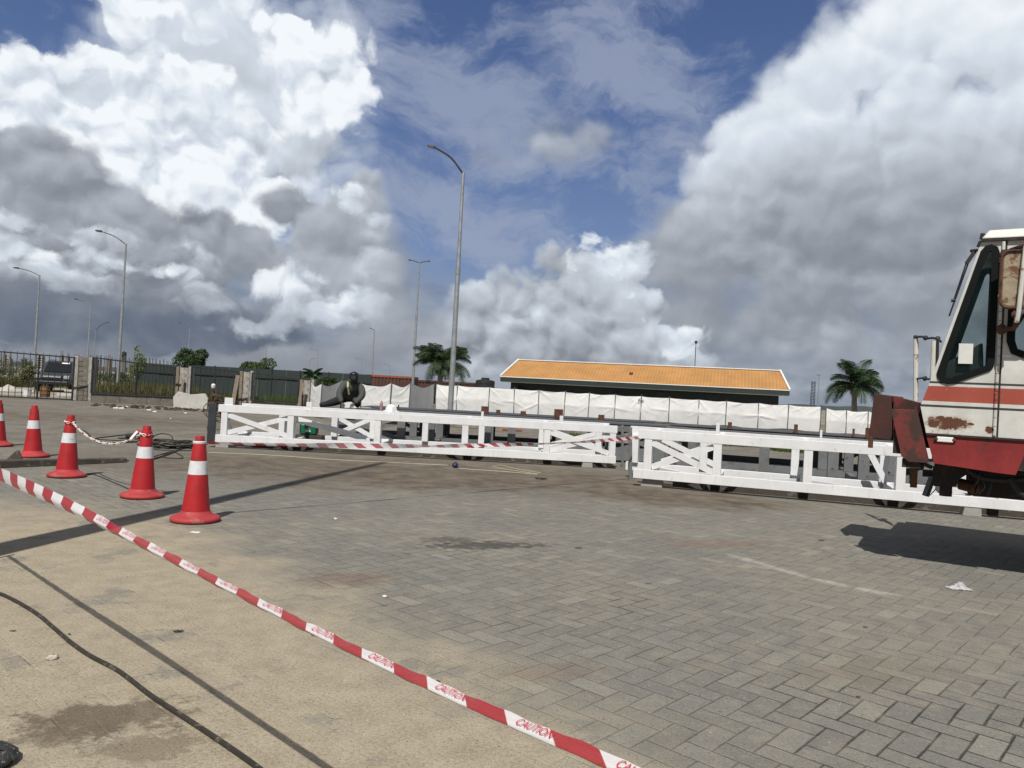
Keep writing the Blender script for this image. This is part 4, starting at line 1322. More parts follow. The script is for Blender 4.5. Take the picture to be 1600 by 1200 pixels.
# rubble scraps along the wall foot
rr = random.Random(5)
mb = MB()
for k in range(90):
    px = rr.uniform(145, 330); c = gp(px, rr.uniform(631, 635) + (px - 145) * .052)
    mb.mi = rr.choice([0, 0, 1, 2]); mb.blob(c + Vector((0, 0, .02)), rr.uniform(.02, .07), 6, 4, .3, (1.6, .9, .45))
tag(mb.build('rubble', [M['dark_wood'], M['earth'], M['rust']], smooth=False), 'scattered dark rubble and scrap along the foot of the low wall', 'rubble', kind='stuff')
for k, (px, py, s) in enumerate(((181, 640.5, .11), (190, 641, .12), (197, 638.5, .10), (233, 643.5, .10), (242, 646, .09), (290, 648, .07))):
    c = gp(px, py - 2); s *= .55; mb = MB(); mb.blob((0, 0, s * .4), s, 9, 6, .25, (1.5, .8, .5))
    tag(mb.build('litter', M['litter_white'], loc=c, smooth=True),
        ['crumpled white litter at the foot of the low wall, leftmost piece', 'crumpled white litter at the foot of the low wall, second piece from the left', 'white scrap lying highest against the low wall',
         'white scrap right of the middle of the low wall', 'white scrap nearest the leaning pale slab', 'small white scrap in front of the leaning pale slab'][k], 'litter', 'white litter by the low wall')
# leaning slab
c = gp(277, 637)
mb = MB()
poly = [(0, 0), (1.28, -.0), (1.30, .40), (1.18, .62), (.66, .55), (.14, .64), (-.04, .42)]
mb.prism(poly, lambda p: Vector((p[0], -p[1] * .0, p[1])), lambda p: Vector((p[0], .12, p[1] * .98)))
tag(mb.build('concrete_slab', M['pale_slab'], loc=c + Vector((0, -.35, 0)), bevel=.015), 'broken pale concrete slab leaning against the wall', 'slab')

# ------------------------------------------------------------------ beyond the gate
def suv(c, rz):
    """car body: x forward, y left, z up"""
    t = thing('parked_car', c, rz, 'dark grey off-road car parked behind the iron gate', 'car')
    G, D = M['car_grey'], M['car_dark']
    hw = .86
    prof = [(-2.1, .45), (-2.12, .95), (-2.0, 1.05), (-1.75, 1.68), (-1.4, 1.76), (.15, 1.76), (.35, 1.70), (.95, 1.10), (1.9, .98), (2.1, .85), (2.15, .45), (1.75, .38), (-1.8, .38)]
    mb = MB()
    def taper(p, s): return Vector((p[0], s * (hw - max(0, p[1] - 1.05) * .28), p[1]))
    mb.prism(prof, lambda p: taper(p, -1), lambda p: taper(p, 1))
    mb.build('body', G, t, bevel=.05, smooth=30)
    def win(pts, s, nm):
        mb = MB(); mb.prism(pts, lambda p: taper(p, s) + Vector((0, s * .004, 0)), lambda p: taper(p, s) + Vector((0, s * .014, 0))); mb.build(nm, M['car_glass'], t)
    for s in (-1, 1):
        win([(-1.62, 1.12), (-1.42, 1.62), (-.95, 1.64), (-.95, 1.12)], s, 'side_window'); win([(-.88, 1.12), (-.88, 1.64), (-.12, 1.64), (-.12, 1.12)], s, 'side_window')
        win([(-.05, 1.12), (-.05, 1.64), (.22, 1.62), (.74, 1.12)], s, 'side_window')
        mb = MB(); mb.box(.66, s * .87, 1.08, .76, s * 1.03, 1.19) if s > 0 else mb.box(.66, -1.03, 1.08, .76, -.87, 1.19)
        mb.build('mirror', M['chrome'], t, bevel=.02)
        mb = MB(); y0, y1 = sorted((s * .56, s * .84)); mb.box(2.0, y0, .74, 2.19, y1, .93); mb.build('headlight', M['lamp_glass'], t, bevel=.03)
        for x in (-1.35, 1.35):
            w = MB(); prof_w = [(.20, -.11), (.34, -.11), (.37, -.07), (.37, .07), (.34, .11), (.20, .11)]
            w.lathe([(r, z) for r, z in prof_w], n=24)
            for v in w.bm.verts: v.co = Vector((v.co.x, v.co.z, v.co.y))
            o = w.build('wheel', M['rubber'], t, smooth=True); o.location = (x, s * .80, .37)
            w = MB(); w.lathe([(.02, .0), (.2, .01), (.22, .03)], n=20)
            for v in w.bm.verts: v.co = Vector((v.co.x, v.co.z * s, v.co.y))
            r = w.build('rim', M['galv'], o, smooth=True); r.location = (0, s * .105, 0)
    mb = MB(); mb.hexa([(.98, -.68, 1.13), (.98, .68, 1.13), (.96, .68, 1.12), (.96, -.68, 1.12), (.42, -.58, 1.66), (.42, .58, 1.66), (.40, .58, 1.65), (.40, -.58, 1.65)])
    mb.build('windscreen', M['car_glass'], t)
    mb = MB(); mb.hexa([(.53, .08, 1.60), (.53, .5, 1.60), (.52, .5, 1.595), (.52, .08, 1.595), (.46, .08, 1.668), (.46, .5, 1.668), (.45, .5, 1.66), (.45, .08, 1.66)]); mb.build('sun_strip', M['plastic_white'], t)
    mb = MB(); mb.box(2.06, -.5, .66, 2.16, .5, .92); mb.box(2.06, -.8, .40, 2.20, .8, .60); mb.build('front_bumper', D, t, bevel=.03)
    mb = MB(); mb.box(2.10, -.45, .80, 2.175, .45, .86); mb.build('grille', M['galv'], t, bevel=.01)
    mb = MB(); mb.tube([(-1.5, -.6, 1.8), (.1, -.6, 1.8)], .02, 6); mb.tube([(-1.5, .6, 1.8), (.1, .6, 1.8)], .02, 6); mb.build('roof_rails', M['galv'], t)


c = at(94, 613, 44.5)
suv(Vector((c.x, 44.5, -.06)), R_(-71))
c = gp(42.5, 619.5); t = thing('bucket', c, 0, 'white plastic bucket standing behind the gate', 'bucket')
mb = MB(); mb.lathe([(.135, 0), (.165, .30), (.178, .30), (.178, .33), (.165, .33), (.15, .04)], n=24); mb.build('body', M['plastic_white'], t, smooth=30)
mb = MB(); mb.tube([(.165 * math.cos(a), -.02 - .08 * math.sin(a), .31 - .12 * math.sin(a)) for a in [math.pi * k / 10 for k in range(11)]], .006, 5); mb.build('handle', M['galv'], t)
c = gp(70, 620); t = thing('steel_drum', c, .4, 'rusty cut-down steel drum standing behind the gate', 'drum')
mb = MB(); mb.lathe([(.19, 0), (.2, .01), (.2, .13), (.207, .14), (.2, .15), (.2, .28), (.207, .29), (.2, .30), (.2, .44), (.206, .445), (.185, .45), (.185, .06)], n=28); mb.build('body', M['drum_rust'], t, smooth=35)
for k, (px, py, Y, w) in enumerate(((10, 590, 52, 1.3), (14, 603, 40, .7))):
    c = at(px, py, Y); mb = MB()
    rr = random.Random(k)
    mb.grid(lambda u, v: Vector(((u - .5) * 2 * w, (v - .5) * 1.6 * w, max(0, (1 - ((u - .5) ** 2 + (v - .5) ** 2) ** .5 * 2.05)) * w * .55 + .03 * w * math.sin(u * 23 + v * 9))), 24, 24)
    tag(mb.build('sand_heap', M['sand'], loc=(c.x, c.y, -.07), smooth='all'), ['large pale sand heap beside the dark bushes beyond the gate', 'low pale sand heap close behind the gate'][k], 'sand heap')
for k, (px, py, w, lab) in enumerate(((20, 612, 1.3, 'long pale kerb stone lying behind the gate, left of the bucket'), (88, 619, .7, 'short pale kerb stone lying below the grey car'), (97, 612, .5, 'pale stone block in front of the wheels of the grey car'))):
    c = gp(px, py); mb = MB(); mb.box(-w / 2, 0, 0, w / 2, .16, .12)
    tag(mb.build('kerb_stone', M['pale_slab'], loc=c + Vector((0, .6, 0)), bevel=.012), lab, 'kerb stone')

# dark hoarding behind the piers
mb = MB()
def hoard(pa, pb, za, zb, label, Y):
    a, b = at(pa, 600, Y), at(pb, 600, Y); d = b.x - a.x; n = int(d / .9)
    t = thing('hoarding', (a.x, Y, -.06), 0, label, 'hoarding')
    mb = MB()
    for k in range(n):
        x0, x1 = d * k / n, d * (k + 1) / n; z0, z1 = za + (zb - za) * k / n, za + (zb - za) * (k + 1) / n
        mb.hexa([(x0 + .01, (k % 2) * .02, 0), (x1 - .01, (k % 2) * .02, 0), (x1 - .01, .05 + (k % 2) * .02, 0), (x0 + .01, .05 + (k % 2) * .02, 0), (x0 + .01, (k % 2) * .02, z0), (x1 - .01, (k % 2) * .02, z1), (x1 - .01, .05 + (k % 2) * .02, z1), (x0 + .01, .05 + (k % 2) * .02, z0)])
    mb.build('sheeting', M['hoarding'], t)
    mb = MB(); mb.bar((0, -.03, za * .72), (d, -.03, zb * .72), .05, .06); mb.build('rail', M['black_bar'], t)
    for k in range(0, n + 1, 2):
        mb = MB(); x = d * k / n; zz = za + (zb - za) * k / n; mb.box(x - .03, -.06, 0, x + .03, -.001, zz + .05); mb.build('batten', M['black_bar'], t)


hoard(214, 276, 1.95, 1.9, 'dark green hoarding behind the sapling and the iron fence', 47)
hoard(290, 580, 1.98, 1.98, 'long dark green hoarding behind the right piers and the welder', 48.5)

# containers, tank, building
c0, c1 = at(572, 590, 62), at(648, 590, 62)
def container(x0, x1, Y, ztop, mat, label, dp=2.4, topmat=None):
    t = thing('shipping_container', (x0, Y, -.06), 0, label, 'container')
    L = x1 - x0; mb = MB(); n = int(L / .28)
    mb.box(0, .06, .1, L, dp, ztop - .08)
    for k in range(n): mb.box(L * k / n + .02, 0, .15, L * k / n + .16, .062, ztop - .14)
    mb.build('body', mat, t)
    mb = MB(); mb.box(-.02, -.03, ztop - .16, L + .02, dp + .02, ztop); mb.build('top_rail', topmat or mat, t)
    mb = MB(); mb.box(-.02, -.03, 0, L + .02, dp + .02, .14); mb.build('bottom_rail', mat, t)


container(c0.x, c1.x, 62, 2.18, M['container'], 'rusty red brown container behind the tarpaulin, left of the palm', topmat=M['orange_paint'])
c0, c1 = at(652, 590, 66), at(742, 590, 66)
container(c0.x, c1.x, 66, 2.0, M['container'], 'dark brown container behind the palm tree')
c0, c1 = at(742, 600, 60), at(773, 600, 60)
t = thing('water_tank', (c0.x, 60, -.06), 0, 'black ribbed water tank left of the orange-roofed building', 'tank')
mb = MB(); r = (c1.x - c0.x) / 2
prof = [(r * .96, 0)]
for k in range(7): prof += [(r, .1 + k * .25), (r * .96, .2 + k * .25), (r * .96, .26 + k * .25)]
zt_ = at(757, 594.5, 60).z + .06
s_ = zt_ / prof[-1][1]
prof = [(a, b * s_) for a, b in prof] + [(r * .7, zt_ + .05), (.32, zt_ + .09), (.32, zt_ + .22), (.0001, zt_ + .24)]
mb.lathe(prof, n=28); o = mb.build('body', M['tank_black'], t, smooth=35); o.location = (r, r, 0)

# long low building with an orange sheet roof
eL, eR = at(782, 588, 80), at(1234, 610.5, 72)
bd = Vector((eR.x - eL.x, eR.y - eL.y, 0)); BL = bd.length; bd.normalize()
t = thing('orange_roof_building', (eL.x, eL.y, -.06), math.atan2(bd.y, bd.x), 'long low dark building with an orange corrugated sheet roof and white trim', 'building')
ez = (eL.z + eR.z) / 2 + .06; run = 3.9; rz_ = 1.95; ins = .75
mb = MB(); nr = 88
def roofpt(u, v, up):
    x = .0 + BL * u + (ins * .9 * v if u < .5 else -ins * .9 * v) * (1 if u in (0, 1) else 0)
    return x
for side in (0, 1):
    yb = 0 if side == 0 else 2 * run
    for k in range(nr):
        for a, b, za, zb2 in ((0, .30, 0, .0), (.30, .42, 0, .05), (.42, .62, .05, .05), (.62, .74, .05, 0), (.74, 1, 0, 0)):
            x0, x1 = BL * (k + a) / nr, BL * (k + b) / nr
            cl = lambda x: min(max(x, ins), BL - ins)
            P = [(x0, yb, ez + za), (x1, yb, ez + zb2), (cl(x1), run, ez + rz_ + zb2), (cl(x0), run, ez + rz_ + za)]
            mb._f([mb.bm.verts.new(p) for p in P])
mb.build('roof', M['orange_roof'], t)
mb = MB(); mb.bar((ins - .1, run, ez + rz_ + .07), (BL - ins + .1, run, ez + rz_ + .07), .34, .09); mb.build('ridge_cap', M['trim_white'], t)
for x, xr in ((0, ins), (BL, BL - ins)):
    mb = MB(); mb.bar((x, -.05, ez + .05), (xr, run, ez + rz_ + .08), .16, .16); mb.bar((x, 2 * run + .05, ez + .05), (xr, run, ez + rz_ + .08), .16, .16); mb.build('gable_trim', M['trim_white'], t)
mb = MB(); mb.box(0, -.07, ez - .03, BL, -.01, ez + .045); mb.build('gutter', M['trim_white'], t)
mb = MB(); mb.box(.0, -.03, ez - .48, BL, .02, ez - .035); mb.build('fascia', M['dark_green'], t)
mb = MB(); mb.box(.05, .02, ez - .54, BL - .05, .85, ez - .482); mb.build('soffit', M['trim_white'], t)
mb = MB(); mb.box(.9, .9, 0, BL - .9, 2 * run - .9, ez - .3)
for k in range(9): mb.box(.9 + k * 0, .885, .25 + k * .25, BL - .9, .9, .27 + k * .25)
mb.build('wall', M['dark_green'], t)
for k in range(6):
    x = 2.2 + k * (BL - 4.4) / 5 - .6
    f = MB(); f.box(x, .86, ez - 1.6, x + 1.2, .895, ez - .75); f = f.build('window', M['black_bar'], t)
    g = MB(); g.box(x + .08, .845, ez - 1.52, x + 1.12, .86, ez - .83); g.build('pane', M['car_glass'], f)
mb = MB(); mb.box(BL * .462, run * .42, ez + rz_ * .45, BL * .462 + .35, run * .42 + .2, ez + rz_ * .45 + .22); mb.build('roof_vent', M['rust'], t)

# ------------------------------------------------------------------ lamp posts
def lamp_post(px_b, px_t, py_t, Y, arms, label, r=.1, base_z=-.06, head=.75, arm_col='lamp_black', fit=True):
    """upright pole; arms: list of (photo px, py of the head tip)"""
    top = at(px_t, py_t, Y); hgt = top.z - base_z
    b = at(px_b, 620, Y)
    x0 = top.x
    t = thing('lamp_post', (x0, Y, base_z), 0, label, 'lamp post', 'street lamps')
    mb = MB(); mb.tube([(0, 0, 0), (0, 0, hgt * .6), (0, 0, hgt * .75), (0, 0, hgt)], [r, r * .78, r * .6, r * .52], 12); mb.build('pole', M['galv'], t, smooth=True)
    mb = MB(); mb.tube([(0, 0, hgt * .60), (0, 0, hgt * .62)], r * .86, 12); mb.lathe([(r * 1.9, 0), (r * 1.9, .03), (r * 1.2, .05)], n=12); mb.build('collar', M['galv'], t)
    for (ax, ay) in arms:
        tip = at(ax, ay, Y) - Vector((x0, Y, base_z))
        a = Vector((0, 0, hgt - .05)); L = tip - a
        mid = a + Vector((L.x * .35, L.y, L.z * .58)); e = a + Vector((L.x * .78, 0, L.z * .93))
        mb = MB(); mb.tube(polyline([a, mid, e], .15), r * .36, 6); mb.build('arm', M[arm_col], t, smooth=True)
        u = (tip - e).normalized(); hl = (tip - e).length
        hd = MB(); q = Vector((0, 0, 1)); s = u.cross(q).normalized(); w = hl * .17
        n_ = s.cross(u)
        hd.hexa([e - s * w * .4 - n_ * .03, e + s * w * .4 - n_ * .03, e + s * w * .4 + n_ * .04, e - s * w * .4 + n_ * .04,
                 tip - s * w * .7 - n_ * .03, tip + s * w * .7 - n_ * .03, tip + s * w * .6 + n_ * .02, tip - s * w * .6 + n_ * .02])
        m = e.lerp(tip, .5)
        hd.hexa([e.lerp(tip, .12) - s * w - n_ * .05, e.lerp(tip, .12) + s * w - n_ * .05, e.lerp(tip, .12) + s * w * .8 + n_ * .07, e.lerp(tip, .12) - s * w * .8 + n_ * .07,
                 e.lerp(tip, .9) - s * w - n_ * .05, e.lerp(tip, .9) + s * w - n_ * .05, e.lerp(tip, .9) + s * w * .8 + n_ * .04, e.lerp(tip, .9) - s * w * .8 + n_ * .04])
        h = hd.build('lamp_head', M['lamp_black'], t, bevel=.01)
        ln = MB(); ln.hexa([m - s * w * .6 - u * hl * .25 - n_ * .06, m + s * w * .6 - u * hl * .25 - n_ * .06, m + s * w * .6 + u * hl * .25 - n_ * .06, m - s * w * .6 + u * hl * .25 - n_ * .06,
                            m - s * w * .6 - u * hl * .25 - n_ * .051, m + s * w * .6 - u * hl * .25 - n_ * .051, m + s * w * .6 + u * hl * .25 - n_ * .051, m - s * w * .6 + u * hl * .25 - n_ * .051])
        ln.build('lens', M['lens'], h)
    return t


lamp_post(703, 724, 270, 27.5, [(668, 227)], 'tallest lamp post with one curved arm, in front of the tarpaulin fence and palm', r=.105)
lamp_post(651, 655.5, 410, 60, [(638, 406), (672.5, 408)], 'double-armed lamp post behind the palm tree', r=.11)
lamp_post(184, 197, 381, 46, [(149, 360)], 'tall single-armed lamp post behind the left iron fence', r=.10)
lamp_post(55, 62, 430, 60, [(21, 418)], 'single-armed lamp post above the parked grey car', r=.10)
lamp_post(139, 142, 475, 85, [(116, 467)], 'distant single-armed lamp post over the left concrete pier', r=.10)
lamp_post(148, 149.5, 516, 118, [(170, 503.5)], 'far faint lamp post with its arm pointing right, near the left pier', r=.09)
lamp_post(582, 585, 516, 95, [(577.5, 512.5)], 'distant lamp post with a short arm above the red container', r=.12)
lamp_post(296, 296.5, 513, 115, [(279, 504)], 'far faint lamp post above the left round tree', r=.09)
lamp_post(416, 416.5, 537, 150, [(401, 528)], 'far faint lamp post to the right of the flat-topped tree', r=.09)
lamp_post(496, 497, 547, 175, [(485.5, 545)], 'far faint lamp post above the small low palm', r=.1)
lamp_post(565, 565.5, 562, 190, [(556, 560)], 'very far lamp post left of the red container', r=.1)
lamp_post(483, 483.5, 564, 200, [(493, 560)], 'very far lamp post with its arm pointing right, above the tan pier', r=.1)
lamp_post(609, 609.5, 572, 210, [(601, 569)], 'very far lamp post right above the red container', r=.1)
lamp_post(1278, 1280, 587, 105, [(1276.5, 585.5), (1283, 586)], 'short-armed distant lamp post left of the right palm', r=.1)
# high mast lamp standing to the left of the camera: its shadow crosses the sand
t = thing('lamp_mast', (-3.98, 3.2, 0), 0, 'tall tapered lamp mast outside the left edge whose shadow crosses the sand', 'lamp post')
mb = MB(); mb.tube([(0, 0, 0), (0, 0, 4), (0, 0, 9), (0, 0, 13.2)], [.205, .155, .10, .06], 16); mb.build('pole', M['galv'], t, smooth=True)
mb = MB(); mb.lathe([(.42, 0), (.42, .03), (.22, .05)], n=16); mb.build('base_plate', M['galv'], t)
# poles on and beyond the building
c = at(1085.5, 575, 92); tp_ = at(1087, 536, 92)
t = thing('camera_pole', (c.x, 92, -.06), 0, 'thin pole with a small lamp on top, behind the orange roof', 'pole')
mb = MB(); mb.tube([(0, 0, 0), (0, 0, tp_.z)], .045, 8); mb.build('pole', M['lamp_black'], t)
mb = MB(); mb.lathe([(.1, 0), (.16, .05), (.16, .28), (.08, .34)], n=12); o = mb.build('lamp', M['lamp_black'], t); o.location = (0, 0, tp_.z)
c = at(1269.5, 630, 90); tp_ = at(1271, 595, 90)
t = thing('lattice_mast', (c.x, 90, -.06), 0, 'dark narrow lattice mast right of the orange-roofed building', 'mast')
mb = MB()
for sx, sy in ((-1, -1), (1, -1), (1, 1), (-1, 1)): mb.tube([(sx * .2, sy * .2, 0), (sx * .15, sy * .15, tp_.z)], .035, 5)
for k in range(12):
    z = tp_.z * k / 12; mb.bar((-.2, -.2, z), (.2, -.2, z + .3), .03, .03); mb.bar((-.2, .2, z), (.2, .2, z + .3), .03, .03)
mb.build('frame', M['lamp_black'], t)

# ------------------------------------------------------------------ unfinished columns and far things on the left
rr = random.Random(21)
spec = [(97, 549), (107, 552), (118, 554), (123, 555), (141, 556), (145, 556), (152, 556), (158, 556), (166, 557), (171, 555), (175, 558), (192, 560), (195, 557), (202, 560), (222, 561), (226, 560), (234, 560), (239, 561), (244, 561), (250, 564), (256, 562), (262, 565), (268, 567), (2, 552), (8, 549), (17, 555)]
for k, (px, py) in enumerate(spec):
    Y = 70 + rr.uniform(-5, 12); top = at(px, py, Y); w = rr.choice([.04, .06, .08, .13])
    mb = MB(); mb.box(-w, -w, 0, w, w, top.z - .35)
    for q in range(3): mb.tube([(w * .6 * math.cos(q * 2.1), w * .6 * math.sin(q * 2.1), top.z - .36), (w * .8 * math.cos(q * 2.1), w * .8 * math.sin(q * 2.1), top.z + .06)], .02, 4)
    tag(mb.build('unfinished_column', M['dark_concrete'], loc=(top.x, Y, 0)), 'thin dark unfinished column with bare rods rising behind the left iron fence', 'column', 'unfinished columns behind the left fence')
for px, py, w, Y, lab, mt in ((193, 550, 5, 320, 'distant dark tower block behind the left iron fence', 'hoarding'), (62, 556, 8, 260, 'distant pale tower behind the gate, above the grey car', 'concrete'), (36, 560, 6, 240, 'distant grey block behind the gate', 'dark_concrete'), (12, 558, 5, 240, 'distant pale block behind the bushes at the left edge', 'concrete')):
    top = at(px, py, Y); hw = w / 1200 * Y / 2
    t = thing('distant_tower', (top.x, Y, -.06), 0, lab, 'building')
    mb = MB(); mb.box(-hw, 0, 0, hw, 2 * hw, top.z); mb.box(-hw * .6, hw * .3, top.z, hw * .2, hw * 1.4, top.z + hw * .5); mb.build('wall', M[mt], t)
    mb = MB()
    for k in range(5): mb.box(-hw * .8, -.03, top.z * (.2 + k * .15), hw * .8, -.002, top.z * (.27 + k * .15))
    mb.build('window_bands', M['car_glass'], t)
# far wooded skyline
mb = MB(); rr = random.Random(3)
n = 160; xs_ = [-1300 + 2600 * k / n for k in range(n + 1)]
hs = [9 + 3.5 * math.sin(k * .31) + 2 * math.sin(k * 1.13) + rr.uniform(-1.2, 1.2) for k in range(n + 1)]
mb.grid(lambda u, v: Vector((xs_[round(u * n)], 900 + 60 * v + 25 * math.sin(u * 40), .55 * hs[round(u * n)] * (math.sin(math.pi * v) ** .5 if 0 < v < 1 else 0) - .2)), n, 8)
tag(mb.build('far_treeline', M['treeline'], smooth='all'), 'low dark wooded skyline along the horizon', 'treeline', kind='stuff')
# timber and rubble under and behind the decks
rr = random.Random(9)
for k in range(14):
    px = rr.uniform(640, 900); c = gp(px, rr.uniform(655, 668) + (px - 640) * .055)
    L = rr.uniform(.5, 1.6); a = rr.uniform(-.5, .5)
    mb = MB(); mb.box(-L / 2, -.06, 0, L / 2, .06, rr.uniform(.05, .14))
    o = mb.build('timber_offcut', [M['orange_paint'], M['old_wood'], M['rust'], M['dark_wood']][k % 4], loc=c + Vector((0, 0, .002 * k)), bevel=.005); o.rotation_euler.z = a
    tag(o, 'offcut of timber or rusty steel lying on the ground behind the first deck', 'offcut', 'offcuts behind the first deck')


# ------------------------------------------------------------------ crane truck
P0 = at(1418, 720, 6.4); P0 = Vector((P0.x, P0.y, 0))
TA = R_(-30); td = Vector((math.cos(TA), math.sin(TA), 0))
truck = thing('crane_truck', P0, TA, 'old red and white crane truck with a rusty half cab, facing left', 'crane truck')


def sp(px, py):
    return onplane(px, py, P0, td)


def spy(px, py, y):
    """like sp, on the plane y behind the near side"""
    return onplane(px, py, P0 + Vector((-td.y, td.x, 0)) * y, td)


def cab_paint():
    m, nt, b = new_mat('cab_white')
    P = texco()
    n1 = noise(P, 3, 5, .6); n2 = noise(P, 40, 4, .65)
    c = mix(sstep(n1, .3, .7), (.48, .48, .45), (.62, .62, .59))
    c = mix(sstep(noise(P, 1.7, 6, .7), .48, .66) * .35, c, (.36, .345, .30))
    c = mix(sstep(noise(vmath('MULTIPLY', P, (7, 7, 1.2)), 2, 5, .65), .52, .74) * .4, c, (.42, .40, .35))
    c = mix(sstep(n2 + (n1 - .5) * .4, .66, .74) * .5, c, (.38, .34, .28))
    x, y, z = sep(P)
    # rust patch and the speckle round it
    for (q, rx, rz, soft) in (((1481, 661), .155, .052, .5), ((1459, 662), .045, .034, .5), ((1516, 662.5), .03, .012, .6), ((1546, 672), .03, .03, .6)):
        X, Z = sp(*q)
        f = 1.0 - vmath('LENGTH', comb((x - X) / rx, 0.0, (z - Z) / rz))
        c = mix(sstep(f + (noise(P, 22, 6, .7) - .5) * 2.0, -.4, .05) * .5, c, (.40, .33, .22))
        c = mix(sstep(f + (noise(P, 20, 7, .72) - .5) * 2.3, .0, .10), c, mix(n2, (.055, .022, .014), (.14, .05, .025)))
    X, Z = sp(1452, 672)
    sk = sstep(z, Z - .04, Z + .10, 1, 0) * sstep(x, X + .05, X + .55, 1, 0)
    c = mix(sk * sstep(noise(P, 55, 4, .7), .53, .64), c, (.16, .09, .05))
    # faded red band with thin black lines above and below it
    def band(p_top, p_bot):
        (xa, za), (xb, zb) = sp(*p_top), sp(*p_bot); return min(za, zb), max(za, zb)
    r0, r1 = band((1500, 604.5), (1500, 628.5))
    red = N.math('GREATER_THAN', z, r0) * N.math('LESS_THAN', z, r1)
    chips = sstep(noise(P, 26, 5, .7), .645, .67)
    c = mix(red * (1.0 - chips * .8), c, mix(n1, (.27, .055, .034), (.35, .075, .046)))
    for a, b2 in (((1500, 597), (1500, 600.4)), ((1500, 634.3), (1500, 638))):
        k0, k1 = band(a, b2)
        c = mix(N.math('GREATER_THAN', z, k0) * N.math('LESS_THAN', z, k1) * .95, c, (.015, .015, .017))
    N.wire(b.inputs['Base Color'], c); N.wire(b.inputs['Roughness'], sstep(n1, .2, .8, .38, .6))
    set_bump(b, n2 * .5 + n1, .12, .004)
    return m


M['cab_white'] = cab_paint()
M['cab_glass'] = glass_mat('cab_glass', (.012, .03, .03), .04, .16)
M['screen_glass'] = glass_mat('screen_glass', (.02, .04, .04), .03, .22)
M['frame_rubber'] = pmat('frame_rubber', (.004, .006, .006), .6, .2, 9, .05, spec=.15)
M['interior'] = pmat('interior', (.02, .022, .022), .8, .2, 6, .05)

CW = 1.15           # cab width
WT = .035
low_f = sp(1447, 677); low_r_z = low_f[1]
nose = sp(1438, 634); pil_b = sp(1453, 597); pil_t = sp(1532, 382); roof_f = sp(1537, 371)
XR = 2.05           # rear of the cab
z_roof = sp(1560, 372.5)[1]
win = [sp(*q) for q in ((1534.5, 394), (1541, 386.5), (1549, 384.5), (1557, 387.5), (1559.5, 395), (1551.5, 564), (1549.5, 573), (1545, 578), (1489, 597.5), (1480, 598.5), (1472, 595.5), (1467, 590), (1466, 583))]
dwin_l = sp(1577, 500)[0]; dwin_b = sp(1590, 559)[1]; dwin_t = sp(1590, 405)[1]
dwin = [(dwin_l, dwin_t - .08), (dwin_l + .08, dwin_t), (dwin_l + .62, dwin_t), (dwin_l + .70, dwin_t - .08), (dwin_l + .70, dwin_b + .10), (dwin_l + .60, dwin_b), (dwin_l + .12, dwin_b), (dwin_l + .03, dwin_b + .04), (dwin_l, dwin_b + .13)]
outline = [low_f, nose, pil_b, pil_t, (roof_f[0] + .0, z_roof), (XR, z_roof), (XR, low_r_z)]


def sheet(name, outer, holes, y0, y1, mat, parent, bevel=0):
    """flat panel with window holes, in the x-z plane, thick from y0 to y1"""
    bm = bmesh.new(); es = []
    for loop in [outer] + holes:
        vs = [bm.verts.new((p[0], y0, p[1])) for p in loop]
        es += [bm.edges.new((vs[i], vs[(i + 1) % len(vs)])) for i in range(len(vs))]
    bmesh.ops.triangle_fill(bm, use_beauty=True, use_dissolve=False, edges=es)
    r = bmesh.ops.extrude_face_region(bm, geom=bm.faces[:])
    for v in [g for g in r['geom'] if isinstance(g, bmesh.types.BMVert)]: v.co.y = y1
    mb = MB(); mb.bm.free(); mb.bm = bm
    return mb.build(name, mat, parent, bevel=bevel)


def grow(poly, d):
    cx = sum(p[0] for p in poly) / len(poly); cz = sum(p[1] for p in poly) / len(poly)
    out = []
    n = len(poly)
    for i in range(n):
        a, b, c = Vector(poly[i - 1]), Vector(poly[i]), Vector(poly[(i + 1) % n])
        n1 = Vector((b - a)).normalized(); n2 = Vector((c - b)).normalized()
        nn = Vector((n1.y + n2.y, -(n1.x + n2.x)))
        if nn.length < 1e-6: nn = Vector((n1.y, -n1.x))
        nn.normalize()
        if nn.dot(b - Vector((cx, cz))) < 0: nn = -nn
        out.append((b.x + nn.x * d, b.y + nn.y * d))
    return out


W = M['cab_white']
side = sheet('cab_side', outline, [win, dwin], 0, WT, W, truck)
far_win = [(p[0] + .02, p[1]) for p in win]
far_d = [(p[0], p[1]) for p in dwin]
sheet('cab_far_side', outline, [far_win, far_d], CW - WT, CW, W, truck)
for wn, y in ((win, 0), (far_win, CW - WT)):
    f = sheet('window_frame', grow(wn, .012), [grow(wn, -.040)], y - .012, y + WT + .004, M['frame_rubber'], truck)
    g = sheet('pane', grow(wn, -.036), [], y + .010, y + .016, M['cab_glass'], f)
for wn, y in ((dwin, 0), (far_d, CW - WT)):
    f = sheet('window_frame', grow(wn, .012), [grow(wn, -.045)], y - .012, y + WT + .004, M['frame_rubber'], truck)
    g = sheet('pane', grow(wn, -.040), [], y + .010, y + .016, M['cab_glass'], f)


def cross(name, a, b, mat, th=.03, y0=WT + .001, y1=CW - WT - .001, par=None):
    mb = MB(); a3, b3 = Vector((a[0], 0, a[1])), Vector((b[0], 0, b[1])); d = (b3 - a3).normalized(); n = Vector((d.z, 0, -d.x)) * th
    mb.hexa([(a3.x, y0, a3.z), (b3.x, y0, b3.z), (b3.x, y1, b3.z), (a3.x, y1, a3.z)] + [tuple(q) for q in (Vector((a3.x, y0, a3.z)) + n, Vector((b3.x, y0, b3.z)) + n, Vector((b3.x, y1, b3.z)) + n, Vector((a3.x, y1, a3.z)) + n)])
    return mb.build(name, mat, par or truck)


